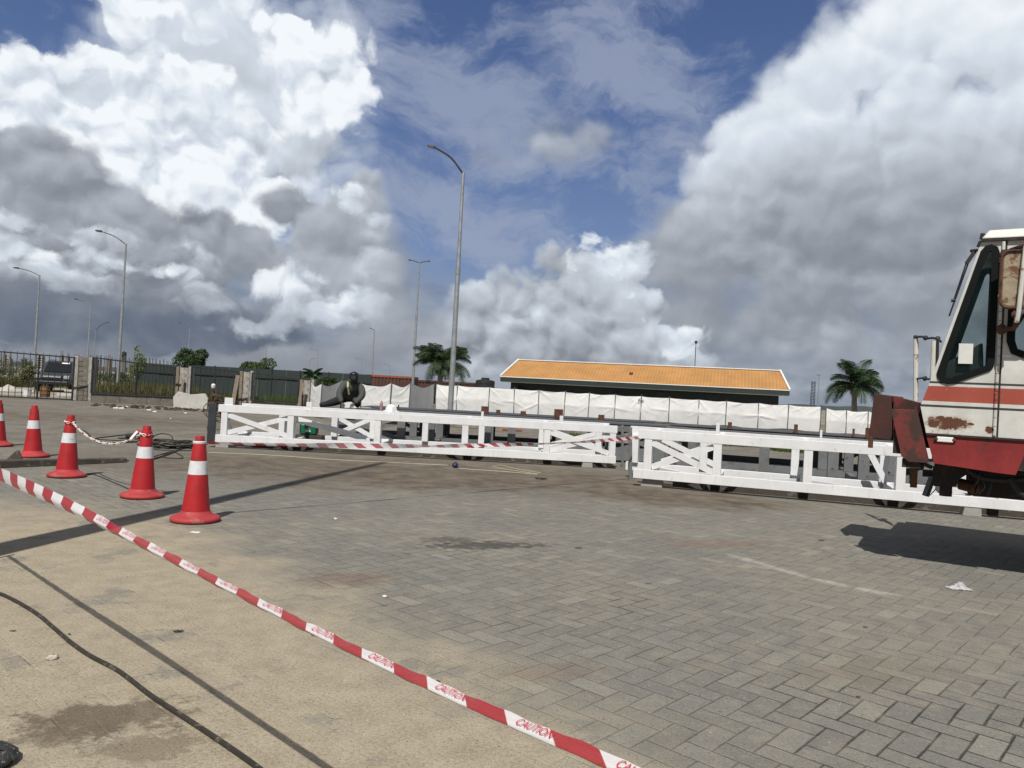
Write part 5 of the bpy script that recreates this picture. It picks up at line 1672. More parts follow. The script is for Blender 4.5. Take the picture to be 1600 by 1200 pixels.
cross('front_panel', low_f, nose, W); cross('front_panel', nose, pil_b, W)
e = Vector((pil_t[0] - pil_b[0], pil_t[1] - pil_b[1])); q0 = Vector(pil_b) + e * .06; q1 = Vector(pil_b) + e * .95
sc_ = cross('windscreen', q0, q1, M['screen_glass'], .006, WT + .05, CW - WT - .05)
cross('windscreen_frame', pil_b, q0, M['frame_rubber']); cross('windscreen_frame', q1, pil_t, M['frame_rubber'])
cross('floor', (low_f[0] + .05, low_r_z + .03), (XR - .02, low_r_z + .03), M['interior'])
cross('rear_wall', (XR - .03, low_r_z + .04), (XR - .03, z_roof - .02), W)
mb = MB()
mb.hexa([(roof_f[0] - .015, -.02, z_roof), (XR + .05, -.02, z_roof), (XR + .05, CW + .02, z_roof), (roof_f[0] - .015, CW + .02, z_roof),
         (roof_f[0] + .035, .02, z_roof + .075), (XR, .03, z_roof + .10), (XR, CW - .03, z_roof + .10), (roof_f[0] + .035, CW - .02, z_roof + .075)])
mb.build('roof_cap', W, truck, bevel=.012)
mb = MB(); mb.box(roof_f[0] - .02, -.028, z_roof - .022, XR + .05, -.001, z_roof - .006); mb.build('gutter', M['grime'], truck)
# inside: dashboard, seat, wheel
mb = MB(); mb.hexa([(low_f[0] + .10, .05, low_r_z + .07), (low_f[0] + .42, .05, low_r_z + .07), (low_f[0] + .42, CW - .05, low_r_z + .07), (low_f[0] + .10, CW - .05, low_r_z + .07),
                    (pil_b[0] + .10, .05, pil_b[1] + .16), (pil_b[0] + .36, .05, pil_b[1] + .34), (pil_b[0] + .36, CW - .05, pil_b[1] + .34), (pil_b[0] + .10, CW - .05, pil_b[1] + .16)])
mb.build('dashboard', M['interior'], truck, bevel=.02)
mb = MB(); mb.box(1.15, .30, low_r_z + .35, 1.65, .85, low_r_z + .5); mb.box(1.55, .30, low_r_z + .45, 1.72, .85, low_r_z + 1.15); mb.build('seat', M['interior'], truck, bevel=.03)
mb = MB(); c = Vector((.72, .55, pil_b[1] + .48))
mb.tube([c + Vector((.12 * math.sin(a) * .7, .21 * math.cos(a), .21 * math.sin(a) * .7)) for a in [2 * math.pi * k / 20 for k in range(21)]], .014, 6, cap=False)
mb.tube([c, c + Vector((-.22, 0, -.4))], .025, 6); mb.build('steering_wheel', M['rubber'], truck, smooth=True)
# white notice on the side window
a, b = sp(1497, 568), sp(1521, 537)
mb = MB(); mb.box(a[0], -.002, a[1], b[0], .0095, b[1]); mb.build('paper_notice', M['litter_white'], truck)
# door hinge strip, door seam
h0, h1 = sp(1553.5, 680), sp(1568.5, 377)
mb = MB(); L = Vector((h1[0] - h0[0], 0, h1[1] - h0[1])); n = 22
for k in range(n):
    p, q = Vector((h0[0], -.013, h0[1])) + L * (k / n), Vector((h0[0], -.013, h0[1])) + L * ((k + .93) / n)
    mb.tube([p, q], .0125, 8)
mb.build('door_hinge', W, truck, smooth=30)
mb = MB(); mb.bar(Vector((h0[0] + .020, -.001, h0[1] - .02)), Vector((h1[0] + .020, -.001, h1[1])), .012, .008, (0, 1, 0)); mb.build('door_seam', M['grime'], truck)
a = sp(1550, 684)
mb = MB(); mb.box(low_f[0] + .0, -.006, low_r_z - .012, XR, .0, low_r_z + .004); mb.build('sill_line', M['grime'], truck)
# mirror
mx0, mz0 = sp(1575, 486); mx1, mz1 = sp(1603, 402)
my = -.26
mr = MB()
def rrect(x0, z0, x1, z1, r, n=5):
    out = []
    for cx, cz, a0 in ((x1 - r, z1 - r, 0), (x0 + r, z1 - r, 90), (x0 + r, z0 + r, 180), (x1 - r, z0 + r, 270)):
        for k in range(n + 1): a = R_(a0 + 90 * k / n); out.append((cx + r * math.cos(a), cz + r * math.sin(a)))
    return out
mx0, mz0 = mx0 - .06, mz0; mx1 += .10
mr.prism(rrect(mx0, mz0, mx1, mz1, .05), lambda p: Vector((p[0], my, p[1])), lambda p: Vector((p[0] + .0, my + .05, p[1])))
mir = mr.build('side_mirror', M['mirror_rust'], truck, bevel=.012)
mb = MB(); q = rrect(mx0 - .006, mz0 - .006, mx1 + .006, mz1 + .006, .055)
mb.tube([Vector((p[0], my - .004, p[1])) for p in q] + [Vector((q[0][0], my - .004, q[0][1]))], .012, 6, cap=False); mb.build('mirror_rim', M['rust'], mir, smooth=True)
cx = mx0 + (mx1 - mx0) * .48
mb = MB(); mb.tube([(cx + .015, my - .03, mz1 + .04), (cx - .012, my - .03, mz0 - .05), (cx - .02, my - .01, mz0 - .12)], .017, 8); mb.build('mirror_pole', M['yellow_rail'], mir, smooth=True)
mb = MB()
mb.tube([(cx - .02, my - .01, mz0 - .10), (cx - .03, my + .05, mz0 - .16), (mx0 - .0, -.02, mz0 - .15)], .018, 7)
mb.build('mirror_bracket', M['rust'], mir, smooth=True); mb = MB()
mb.tube([(cx + .015, my - .03, mz1 + .04), (mx0 + .05, my + .10, mz1 + .03), (mx0 + .0, -.02, mz1 - .02)], .018, 7)
mb.build('mirror_bracket', M['rust'], mir, smooth=True)
for q in (((cx - .02, my, mz0 - .06), .035), ((mx0 + .02, -.05, mz0 - .15), .04), ((mx0 + .02, my + .08, mz1 - .01), .045), ((cx + .01, my - .02, mz1 - .12), .024)):
    mb = MB(); mb.blob(q[0], q[1], 8, 5, .15); mb.build('clamp', M['rust'], mir, smooth=True)
# wiper in front of the screen
def scr(px, py, y, off):
    x, z = spy(px, py, y); return Vector((x, y, z))
mb = MB(); mb.tube([scr(1527, 391, .30, -.02), scr(1517, 392, .34, -.04)], .014, 6); mb.bar(scr(1523, 393, .32, -.05), scr(1510, 412, .32, -.06), .03, .03)
mb.tube([scr(1510, 410, .32, -.06), scr(1490, 470, .32, -.06)], .006, 5); mb.tube([scr(1514, 408, .32, -.055), scr(1483, 494, .32, -.03)], .007, 5); mb.tube([scr(1486, 470, .32, -.07), scr(1493, 469, .32, -.05)], .014, 6)
mb.build('wiper', M['rubber'], truck)
for (qa, qb) in (((1536, 365), (1534, 374)), ((1533, 377), (1529, 386))):
    mb = MB(); mb.tube([scr(qa[0], qa[1], .1, -.02), scr(qb[0], qb[1], .1, -.03)], .018, 7); mb.build('roof_lug', M['rubber'], truck)
# red skirt under the cab
skirt = [sp(*q) for q in ((1448, 679), (1459, 724), (1490, 728.5), (1522, 733.5), (1558, 739), (1587, 742.5), (1606, 700))]
skirt += [(skirt[-1][0] + .5, skirt[-1][1]), (skirt[-1][0] + .55, low_r_z - .013), (low_f[0], low_r_z - .013)]
skirt = skirt[1:]
sheet('cab_skirt', skirt, [], .012, .05, M['chassis_red'], truck)
sx0 = low_f[0]; sx1 = skirt[0][0]
mb = MB(); mb.hexa([(sx1, .051, skirt[0][1] + .01), (sx1 + 1.0, .051, skirt[0][1] - .02), (sx1 + 1.0, CW, skirt[0][1] - .02), (sx1, CW, skirt[0][1] + .01), (sx0 + .01, .051, low_r_z - .014), (1.0 + sx1, .051, low_r_z - .014), (1.0 + sx1, CW, low_r_z - .014), (sx0 + .01, CW, low_r_z - .014)])
mb.build('cab_base', M['grime'], truck)
a, b = sp(1463.5, 690), sp(1490, 683.5)
mb = MB(); mb.box(a[0], -.006, a[1], b[0], .012, b[1]); mb.build('marker_lamp', M['plastic_white'], truck, bevel=.006)
for q in (a[0] - .004, b[0] + .004):
    mb = MB(); mb.blob((q, .0, (a[1] + b[1]) / 2), .016, 7, 5, .1); mb.build('lamp_bolt', M['rust'], truck)
# bumper cheek nearest the camera
ch = [sp(*q) for q in ((1391.5, 639), (1433, 640.5), (1452, 721), (1448, 723), (1419, 721.5), (1408, 712))]
sheet('bumper_plate', ch, [], -.012, .03, M['rusty_red'], truck, bevel=.004)
mb = MB(); mb.box(ch[0][0] + .03, .032, ch[4][1] + .06, ch[1][0] - .02, .12, ch[0][1] - .02); mb.build('bumper_block', M['grime'], truck)
mb = MB(); mb.box(ch[0][0] + .025, .125, ch[4][1] + .12, low_f[0] + .06, CW + .3, ch[0][1] - .012); mb.build('bumper_beam', M['dark_rusty_red'], truck)  # hidden behind the cheek, stretched to fill the notch in the truck's cast shadow
# farther bumper box, standing proud of the nose
b0 = at(1358, 682, 7.25); 
inv = truck.matrix_basis.inverted()
def loc(px, py, Y): return inv @ at(px, py, Y)
ca, cb = loc(1357, 683, 7.3), loc(1396, 618, 7.3)
x0, x1, zc0, zc1 = ca.x, cb.x - .02, ca.z, cb.z
mb = MB(); mb.hexa([(x0, ca.y, zc0), (x1 + .04, ca.y, zc0 - .02), (x1 + .10, ca.y + .6, zc0), (x0 + .05, ca.y + .6, zc0), (x0 + .03, ca.y, zc1 + .01), (x1 + .01, ca.y, zc1 - .01), (x1 + .08, ca.y + .6, zc1), (x0 + .08, ca.y + .6, zc1)])
mb.build('outrigger_box', M['dark_rusty_red'], truck, bevel=.006)
mb = MB(); mb.hexa([(x1 + .045, ca.y - .03, zc0 - .03), (x1 + .20, ca.y - .10, zc0 + .03), (x1 + .24, ca.y + .5, zc0), (x1 + .08, ca.y + .5, zc0), (x1 + .03, ca.y - .03, zc1 - .01), (x1 + .24, ca.y - .10, zc1 - .06), (x1 + .28, ca.y + .5, zc1 - .06), (x1 + .07, ca.y + .5, zc1 - .01)])
mb.build('outrigger_cheek', M['rusty_red'], truck)
mb = MB(); mb.tube([(x0 + .02, ca.y + .01, zc0 + .01), (x0 + .02, ca.y + .01, zc0 - .10)], .022, 8); mb.build('outrigger_pin', M['rust'], truck)
# under the nose
def under(name, pts, y0, y1, mat): sheet(name, [spy(*q, y0) for q in pts], [], y0, y1, mat, truck)
under('axle_bracket', ((1460, 724), (1512, 731), (1510, 742), (1500, 748), (1494, 760), (1459, 760), (1458, 750)), .25, .55, M['grime'])
a, b = spy(1478, 760, .34), spy(1478, 775, .34)
mb = MB(); mb.tube([(a[0], .34, a[1] + .05), (a[0], .34, b[1])], .048, 16); mb.build('jack_foot', M['grime'], truck, smooth=40)
c0 = loc(1429, 720, 7.4); c1 = loc(1429, 762, 7.4)
mb = MB(); mb.box(c0.x - .03, c0.y, c1.z, c0.x + .03, c0.y + .06, c0.z + .08); mb.build('jack_leg', M['drum_rust'], truck)
mb = MB(); q = sp(1428, 724); mb.box(q[0] - .09, .02, q[1] - .04, q[0] + .05, .30, q[1] + .03); mb.blob((q[0] + .03, .1, q[1] - .02), .04, 7, 5, .2); mb.build('tow_hook', M['grime'], truck)
a = loc(1457, 745, 7.0); b = loc(1446, 775, 7.0)
mb = MB(); mb.bar(a, b, .07, .03); mb.build('strut', M['dark_steel'], truck)
a, b = spy(1500, 756, .5), spy(1516, 762, .45)
mb = MB(); mb.tube([(a[0], .5, a[1]), (b[0] + .05, .45, b[1])], .05, 12); mb.tube([(b[0] + .05, .45, b[1]), (b[0] + .07, .448, b[1] - .004)], [.05, .035], 12); mb.build('exhaust_stub', M['rust'], truck, smooth=30)
# hoses and cables hanging under the cab
mb = MB()
P_ = lambda px, py, y: Vector((spy(px, py, y)[0], y, spy(px, py, y)[1]))
mb.tube(polyline([P_(1512, 733, .2), P_(1530, 745, .18), (P_(1565, 750, .2)), P_(1600, 748, .25), P_(1640, 745, .3)], .05), .022, 7)
mb.tube(polyline([P_(1550, 748, .2), P_(1548, 760, .18), P_(1543, 775, .18)], .03), .012, 6)
mb.tube(polyline([P_(1530, 742, .1), P_(1528, 752, .1), P_(1524, 757, .12)], .03), .010, 6)
mb.tube(polyline([P_(1530, 744, .1), P_(1539, 760, .1), P_(1530, 772, .12)], .03), .004, 5)
mb.tube(polyline([P_(1462, 764, .2), P_(1455, 772, .2), P_(1450, 776, .2)], .03), .004, 5)
mb.tube(polyline([P_(1578, 747, .2), P_(1590, 765, .2), P_(1606, 778, .2)], .04), .025, 7)
mb.build('hoses', M['rubber'], truck, smooth=True)
# handrails on the far front corner
def rail(pts, r, nm, mat):
    mb = MB(); mb.tube([loc(*q) for q in pts], r, 8); mb.build(nm, mat, truck, smooth=True)
rail([(1430.5, 640, 8.2), (1431.5, 525, 8.2)], .024, 'handrail_post', M['yellow_rail'])
rail([(1455, 620, 7.9), (1459.5, 533, 7.9)], .022, 'handrail_post', M['yellow_rail'])
rail([(1463, 620, 7.7), (1465, 533, 7.7)], .014, 'handrail_post', M['grime'])
rail([(1430, 526.5, 8.2), (1441, 526, 8.1), (1449, 529, 8.05), (1456, 528, 7.95), (1466, 529, 7.9), (1470, 534, 7.8)], .012, 'handrail', M['lamp_black'])
rail([(1431, 592, 8.2), (1441, 590.5, 8.1), (1449, 592.5, 8.0), (1456, 592, 7.95)], .010, 'handrail', M['lamp_black'])
mb = MB()
for q in ((1430.5, 527, 8.2), (1446, 528, 8.05), (1465, 529, 7.9), (1431, 592, 8.2), (1445, 591.5, 8.05)): mb.blob(loc(*q), .026, 7, 5, .1)
mb.build('rail_clamps', M['lamp_black'], truck, smooth=True)
# carrier behind: deck, frame, wheels, turntable (mostly outside the picture)
mb = MB(); mb.box(.15, CW + .06, .86, 9.4, 2.45, 1.16); mb.box(XR + .1, .05, .86, 9.4, CW + .05, 1.16); mb.build('carrier_deck', M['chassis_red'], truck, bevel=.01)
mb = MB(); mb.box(.45, .62, .62, 9.2, .80, .858); mb.box(.45, 1.70, .62, 9.2, 1.88, .858); mb.build('chassis_rail', M['grime'], truck)
for x in (2.75, 4.25, 7.0, 8.4):
    for y, s in ((.20, 1), (2.30, -1)):
        w = MB(); w.lathe([(.30, -.16), (.50, -.16), (.54, -.11), (.54, .11), (.50, .16), (.30, .16)], n=32)
        for v in w.bm.verts: v.co = Vector((v.co.x, v.co.z, v.co.y))
        o = w.build('wheel', M['rubber'], truck, smooth=40); o.location = (x, y, .54)
        w = MB(); w.lathe([(.06, -.05), (.12, -.02), (.24, .02), (.31, -.02)], n=24)
        for v in w.bm.verts: v.co = Vector((v.co.x, v.co.z * s, v.co.y))
        r = w.build('rim', M['galv'], o, smooth=True); r.location = (0, -.12 * s, 0)
    mb = MB(); mb.tube([(x, .3, .54), (x, 2.2, .54)], .07, 10); mb.build('axle', M['grime'], truck)
mb = MB(); mb.lathe([(.75, 1.165), (.75, 1.35), (.68, 1.36)], c=(5.8, 1.25, 0), n=32); mb.build('turntable', M['grime'], truck, smooth=35)
mb = MB(); mb.box(4.9, .35, 1.37, 8.2, 2.2, 1.6); mb.box(6.6, .45, 1.6, 8.1, 2.1, 2.35); mb.build('superstructure', W, truck, bevel=.03)

# ------------------------------------------------------------------ welder at the deck
YP = 15.95
pq = at(548, 612, YP)
person = thing('person', (pq.x, YP, .777), R_(8), 'person in dark coverall and black welding helmet kneeling bent over the grey deck', 'person')


def skin_mesh(name, verts, edges, radii, mat, parent, root=0, sub=2):
    me = bpy.data.meshes.new(name); me.from_pydata([tuple(v) for v in verts], edges, []); me.materials.append(mat)
    o = bpy.data.objects.new(name, me); COL.objects.link(o); o.parent = parent
    sk = o.modifiers.new('skin', 'SKIN'); sk.use_smooth_shade = True; sk.branch_smoothing = .4
    me.skin_vertices.new() if not me.skin_vertices else None
    for i, r in enumerate(radii):
        d = me.skin_vertices[0].data[i]; d.radius = (r, r) if not isinstance(r, tuple) else r; d.use_root = (i == root)
    s = o.modifiers.new('sub', 'SUBSURF'); s.levels = sub; s.render_levels = sub
    return o


def bake(o):
    dg = bpy.context.evaluated_depsgraph_get(); dg.update()
    me = bpy.data.meshes.new_from_object(o.evaluated_get(dg)); o.modifiers.clear(); o.data = me
    for p in me.polygons: p.use_smooth = True
    return o


# x right in the photo, y away, z up; kneeling, trunk leaning towards the camera, one leg trailing to the left
V = {'pelvis': (-.02, .16, .26), 'waist': (.00, .13, .36), 'chest': (.03, .05, .47), 'neckb': (.05, -.02, .545), 'neck': (.06, -.07, .58),
     'shL': (-.17, .0, .50), 'elL': (-.26, -.13, .30), 'wrL': (-.17, -.25, .12), 'shR': (.24, .0, .51), 'elR': (.29, -.12, .29), 'wrR': (.12, -.26, .12),
     'hpL': (-.12, .22, .24), 'knL': (-.36, .10, .13), 'anL': (-.60, .16, .06), 'ftL': (-.72, .12, .05), 'hpR': (.10, .22, .24), 'knR': (.17, .0, .12), 'anR': (.16, .40, .08), 'ftR': (.16, .52, .07)}
RR = {'pelvis': .17, 'waist': .16, 'chest': (.19, .16), 'neckb': .11, 'neck': .07, 'shL': .11, 'elL': .080, 'wrL': .055, 'shR': .11, 'elR': .080, 'wrR': .055,
      'hpL': .125, 'knL': .095, 'anL': .065, 'ftL': .05, 'hpR': .125, 'knR': .095, 'anR': .06, 'ftR': .05}
ks = list(V); ix = {k: i for i, k in enumerate(ks)}
E = [('pelvis', 'waist'), ('waist', 'chest'), ('chest', 'neckb'), ('neckb', 'neck'), ('chest', 'shL'), ('shL', 'elL'), ('elL', 'wrL'), ('chest', 'shR'), ('shR', 'elR'), ('elR', 'wrR'),
     ('pelvis', 'hpL'), ('hpL', 'knL'), ('knL', 'anL'), ('anL', 'ftL'), ('pelvis', 'hpR'), ('hpR', 'knR'), ('knR', 'anR'), ('anR', 'ftR')]
body = bake(skin_mesh('body', [V[k] for k in ks], [(ix[a], ix[b]) for a, b in E], [RR[k] for k in ks], M['coverall'], person))
body.data.materials.append(M['black_cloth'])
for p in body.data.polygons:
    if p.center.x < -.30 and p.center.z < .27 or p.center.z < .2 and p.center.y > -.05: p.material_index = 1
# hands: palm and five fingers each
for s, w, el in ((-1, V['wrL'], V['elL']), (1, V['wrR'], V['elR'])):
    w = Vector(w); d = (w - Vector(el)).normalized(); d = (d + Vector((0, -.55, .1))).normalized(); sd_ = Vector((1, 0, 0))
    vs = [w, w + d * .045, w + d * .085]; rs_ = [.03, .036, .034]; es = [(0, 1), (1, 2)]
    for k, (off, ln) in enumerate(((-.033, .062), (-.011, .075), (.011, .07), (.033, .055))):
        b0 = w + d * .088 + sd_ * off; i = len(vs)
        vs += [b0, b0 + d * ln * .5 + Vector((0, 0, -.012)), b0 + d * ln * .85 + Vector((0, 0, -.038))]; rs_ += [.0105, .0095, .008]; es += [(2, i), (i, i + 1), (i + 1, i + 2)]
    b0 = w + d * .035 - sd_ * s * .036; i = len(vs)
    vs += [b0, b0 + d * .03 - sd_ * s * .018, b0 + d * .055 - sd_ * s * .016 + Vector((0, 0, -.012))]; rs_ += [.013, .011, .009]; es += [(1, i), (i, i + 1), (i + 1, i + 2)]
    bake(skin_mesh('glove', vs, es, rs_, M['glove'], person, sub=1))
person.scale = (.88, .9, .98)
# helmet: head shell, face shield and visor
hd = thing('x')
bpy.data.objects.remove(hd)
hc = Vector((.065, -.13, .655))
mb = MB(); mb.blob(hc + Vector((0, .03, .02)), .112, 20, 12, 0, (1, 1.1, 1.05)); mb.build('head', M['black_cloth'], person, smooth='all')
mb = MB()
def shield(u, v):
    a = R_(-100 + 200 * u); z = .105 - .24 * v
    r = .116 * (math.sin(math.pi * min(1, .30 + .75 * v)) ** .45) * (1 - .22 * max(0, v - .5))
    return hc + Vector((math.sin(a) * r, -math.cos(a) * r * 1.12 - .012, z))
mb.grid(shield, 22, 10)
sh = mb.build('welding_mask', M['helmet_black'], person, smooth='all'); so = sh.modifiers.new('solid', 'SOLIDIFY'); so.thickness = .008
mb = MB(); mb.box(hc.x - .05, hc.y - .142, hc.z - .03, hc.x + .05, hc.y - .118, hc.z + .035); mb.build('visor', M['visor'], person, bevel=.006)
mb = MB(); mb.tube([hc + Vector((math.sin(a) * .108, -math.cos(a) * .12 + .02, .075)) for a in [2 * math.pi * k / 24 for k in range(25)]], .010, 6, cap=False); mb.build('headband', M['helmet_black'], person, smooth=True)
for x0, x1 in ((-.07, -.03),):
    mb = MB()
    for a, b in zip(((x0, -.10, .57), (x0 * .9, -.145, .46)), ((x0 * .9, -.145, .46), (x1, -.06, .30))): mb.bar(a, b, .04, .012, (0, -1, .3))
    mb.build('hi_vis_strap', M['hivis'], person)

# ------------------------------------------------------------------ things at the work place
c = at(482, 679.5, 15.1)
t = thing('welding_machine', (c.x, 15.05, c.z), .1, 'green box-shaped welding machine standing behind the first girder', 'welding machine')
mb = MB(); mb.box(-.15, 0, .015, .15, .26, .21); mb.build('case', M['welder_green'], t, bevel=.02)
mb = MB(); mb.box(-.165, .01, .02, -.15, .25, .205); mb.box(.15, .01, .02, .165, .25, .205); mb.build('end_panel', M['black_bar'], t, bevel=.006)
mb = MB(); mb.tube([(-.11, .13, .205), (-.09, .13, .255), (.09, .13, .255), (.11, .13, .205)], .012, 6); mb.build('handle', M['black_bar'], t)
mb = MB(); mb.box(-.06, -.003, .09, .04, .0, .105); mb.box(-.05, -.003, .065, .05, .0, .083); mb.box(.0, -.003, .115, .02, .0, .14); mb.build('front_marking', M['plastic_white'], t)
mb = MB()
for x in (-.12, .12):
    for y in (.04, .22): mb.box(x - .02, y - .02, 0, x + .02, y + .02, .016)
mb.build('feet', M['rubber'], t)
zq = c.z
mb = MB(); mb.box(-.28, -.05, 0, .28, .32, max(.05, zq - .002))
tag(mb.build('wooden_crate', M['dark_wood'], loc=(c.x, 15.05, 0), bevel=.006), 'dark wooden box under the green welding machine', 'crate')
c = at(612, 640, 15.8)
t = thing('hard_hat', (c.x, 15.75, .777), .5, 'white hard hat with a dark strap lying on the deck', 'hard hat')
mb = MB(); mb.lathe([(.165, 0), (.16, .012), (.125, .018), (.118, .06), (.09, .115), (.045, .14), (.001, .145)], n=24); mb.build('shell', M['plastic_white'], t, smooth=50)
mb = MB(); mb.tube([(.12 + .04 * math.sin(math.pi * k / 10), .0, .13 * math.sin(math.pi * k / 10) + .01) if k < 11 else 0 for k in range(11)], .014, 6); mb.build('strap', M['rubber'], t)
c = at(595.5, 640, 15.9)
t = thing('drink_bottle', (c.x, 15.9, .777), 0, 'small clear drink bottle standing on the deck left of the hard hat', 'bottle')
mb = MB(); mb.lathe([(.03, 0), (.033, .01), (.033, .06), (.030, .075), (.033, .09), (.033, .15), (.014, .19), (.014, .2)], n=16); mb.build('body', pmat('bottle_tint', (.35, .22, .22), .2, .2, 12, 0), t, smooth=40)
mb = MB(); mb.lathe([(.016, .2), (.016, .22), (.012, .222)], n=12); mb.build('cap', M['plastic_white'], t)
# hose trolley
c = gp(338, 640); c = Vector((at(338, 620, 18.5).x, 18.5, 0))
t = thing('hose_trolley', c, .2, 'trolley tangled with brown hoses under a white valve, behind the first girder', 'trolley')
mb = MB(); mb.tube([(-.16, 0, 0), (-.10, .05, 1.02)], .016, 6); mb.tube([(.2, 0, 0), (-.04, .05, 1.0)], .016, 6); mb.tube([(-.1, .3, 0), (-.07, .05, .95)], .014, 6); mb.bar((-.13, 0, .3), (.12, 0, .35), .03, .03); mb.bar((-.11, .02, .6), (.05, .02, .62), .03, .03); mb.build('frame', M['rust'], t)
rr = random.Random(4); mb = MB()
for k in range(10):
    cx_, cz_ = rr.uniform(-.10, .14), rr.uniform(.35, .85); r1, r2, ph = rr.uniform(.09, .17), rr.uniform(.08, .20), rr.uniform(0, 3)
    mb.tube([(cx_ + r1 * math.cos(a), -.05 + rr.uniform(-.03, .03) + .05 * math.sin(a + ph), cz_ + r2 * math.sin(a)) for a in [2 * math.pi * j / 14 for j in range(15)]], .011, 5, cap=False)
mb.tube(polyline([(-.1, -.03, .9), (.1, -.06, .75), (.22, -.05, .5), (.3, -.02, .25), (.42, 0, .02)], .05), .012, 6)
mb.build('hoses', pmat('brown_hose', (.10, .065, .045), .7, .4, 12, .1), t, smooth=True)
mb = MB(); mb.lathe([(.03, 0), (.05, .03), (.05, .09), (.02, .12)], n=12); o = mb.build('valve', M['plastic_white'], t, smooth=40); o.location = (-.09, .05, 1.0)

# ------------------------------------------------------------------ tape to the girder
s0 = cone_at[0] + Vector((.05, .02, .702)); e0 = at(1003, 683.5, 12.25)
tb = [s0.lerp(e0, k / 8) - Vector((0, 0, .075 * 4 * (k / 8) * (1 - k / 8))) for k in range(9)]
tp2, _, _ = ribbon('caution_tape', tb, [150, 140, 60, 150, 40, 140, 150, 60, 90], [.05, .055, .055, .05, .05, .05, .045, .05, .05], vee=.1, step=.04)
tag(tp2, 'thin red and white caution tape running from a cone along the white girder', 'caution tape')
mb = MB(); q = cone_at[0]
mb.lathe([(.0545, .690), (.0585, .695), (.0585, .712), (.0545, .716)], n=20, cap=False)
tag(mb.build('tape_knot', M['plastic_white'], loc=q, smooth=True), 'twist of white tape tied round the neck of the nearest cone', 'tape knot')
q = cone_at[1]
mb = MB(); mb.mi = 0
A_ = q + Vector((-.055, -.04, .70)); mb.bar(A_, A_ + Vector((-.055, -.02, -.085)), .035, .004, (0, -1, .2)); mb.mi = 1; mb.bar(A_ + Vector((-.010, -.010, -.012)), A_ + Vector((-.065, -.035, -.095)), .024, .004, (0, -1, .2))
tag(mb.build('tape_scrap', [M['cone_red'], M['plastic_white']]), 'short scrap of red and white tape hanging from the second cone', 'tape scrap')

# ------------------------------------------------------------------ cables, timbers and litter on the ground
def cable(name, pts, r, mat, label, cat='cable', z=None, n=8):
    P = [gp(x, y, r) for x, y in pts]
    mb = MB(); mb.tube(polyline(P, .06), r, n); return tag(mb.build(name, mat, smooth=True), label, cat)


cable('rubber_cable', [(-420, 800), (-250, 845), (-60, 905), (-20, 920), (15, 934), (55, 957), (82, 979), (110, 1003), (140, 1024), (185, 1048), (235, 1086), (290, 1122), (340, 1155), (400, 1197), (440, 1232), (520, 1310), (640, 1420)], .0095, M['cable'], 'thick black rubber cable lying across the sand in the bottom left corner')
cable('thin_cable', [(116, 745), (140, 741), (152, 743), (185, 757), (215, 770), (230, 779)], .006, M['cable'], 'thin dark cord on the ground between the two chained cones')
cable('pale_cord', [(326, 707), (420, 711), (520, 718), (640, 724), (700, 727)], .0045, M['pale_cord'], 'pale cord lying on the ground in front of the left half of the first girder')
cable('pale_cord', [(718, 732), (790, 737), (840, 741), (790, 733), (770, 729), (785, 727), (800, 731), (845, 739)], .0045, M['pale_cord'], 'pale cord looping on the dirt below the middle of the first girder')
cable('black_cable', [(236, 718), (262, 710), (286, 700), (310, 693), (335, 690)], .014, M['rubber'], 'black cable running from the timber beam past the coil towards the girder')
cable('black_cable', [(232, 716), (258, 708), (272, 706), (286, 715), (270, 716), (253, 713), (268, 706), (300, 698), (325, 694)], .008, M['rubber'], 'thinner black cable with a loop right of the coil')
cable('black_cable', [(118, 668), (135, 675), (150, 690), (170, 692), (215, 690), (150, 686), (172, 682), (205, 678), (215, 676)], .010, M['rubber'], 'dark cable snaking on the ground behind the chain')
cable('black_cable', [(233, 701), (250, 703), (275, 704), (305, 704)], .008, M['rubber'], 'straight thin dark cable in front of the coil')
rr = random.Random(8); mb = MB(); cc = gp(264, 699)
for k in range(16):
    a0 = rr.uniform(0, 6.28); rx, ry = rr.uniform(.22, .55), rr.uniform(.15, .40)
    mb.tube([cc + Vector((rx * math.cos(a) + .04 * math.sin(3 * a + k), ry * math.sin(a), .02 + .012 * (k % 8) + .02 * math.sin(2 * a + k))) for a in [a0 + 2 * math.pi * j / 22 for j in range(23)]], .010, 5, cap=False)
tag(mb.build('cable_coil', M['cable'], smooth=True), 'untidy coil of dark cable lying between the two nearest cones', 'cable coil')
# a dark power tool with its handle behind the chained cone
c = gp(222, 688)
t = thing('angle_grinder', c, -.3, 'dark angle grinder lying on the ground behind the chained cone', 'power tool')
mb = MB(); mb.tube([(-.36, 0, .06), (-.1, 0, .075), (.1, 0, .075)], [.05, .055, .07], 10); mb.build('motor_body', M['rubber'], t, smooth=40)
mb = MB(); mb.tube([(.1, 0, .08), (.25, .0, .09)], [.045, .03], 8); mb.build('handle', M['rubber'], t)
mb = MB(); mb.tube(polyline([(.24, 0, .09), (.45, 0, .16), (.62, .05, .13), (.68, .05, .02)], .04), .010, 6); mb.build('cord', M['rubber'], t, smooth=True)
mb = MB(); mb.lathe([(.13, 0), (.13, .006), (.02, .02)], n=20); o = mb.build('disc', M['dark_steel'], t); o.location = (-.40, 0, .012)
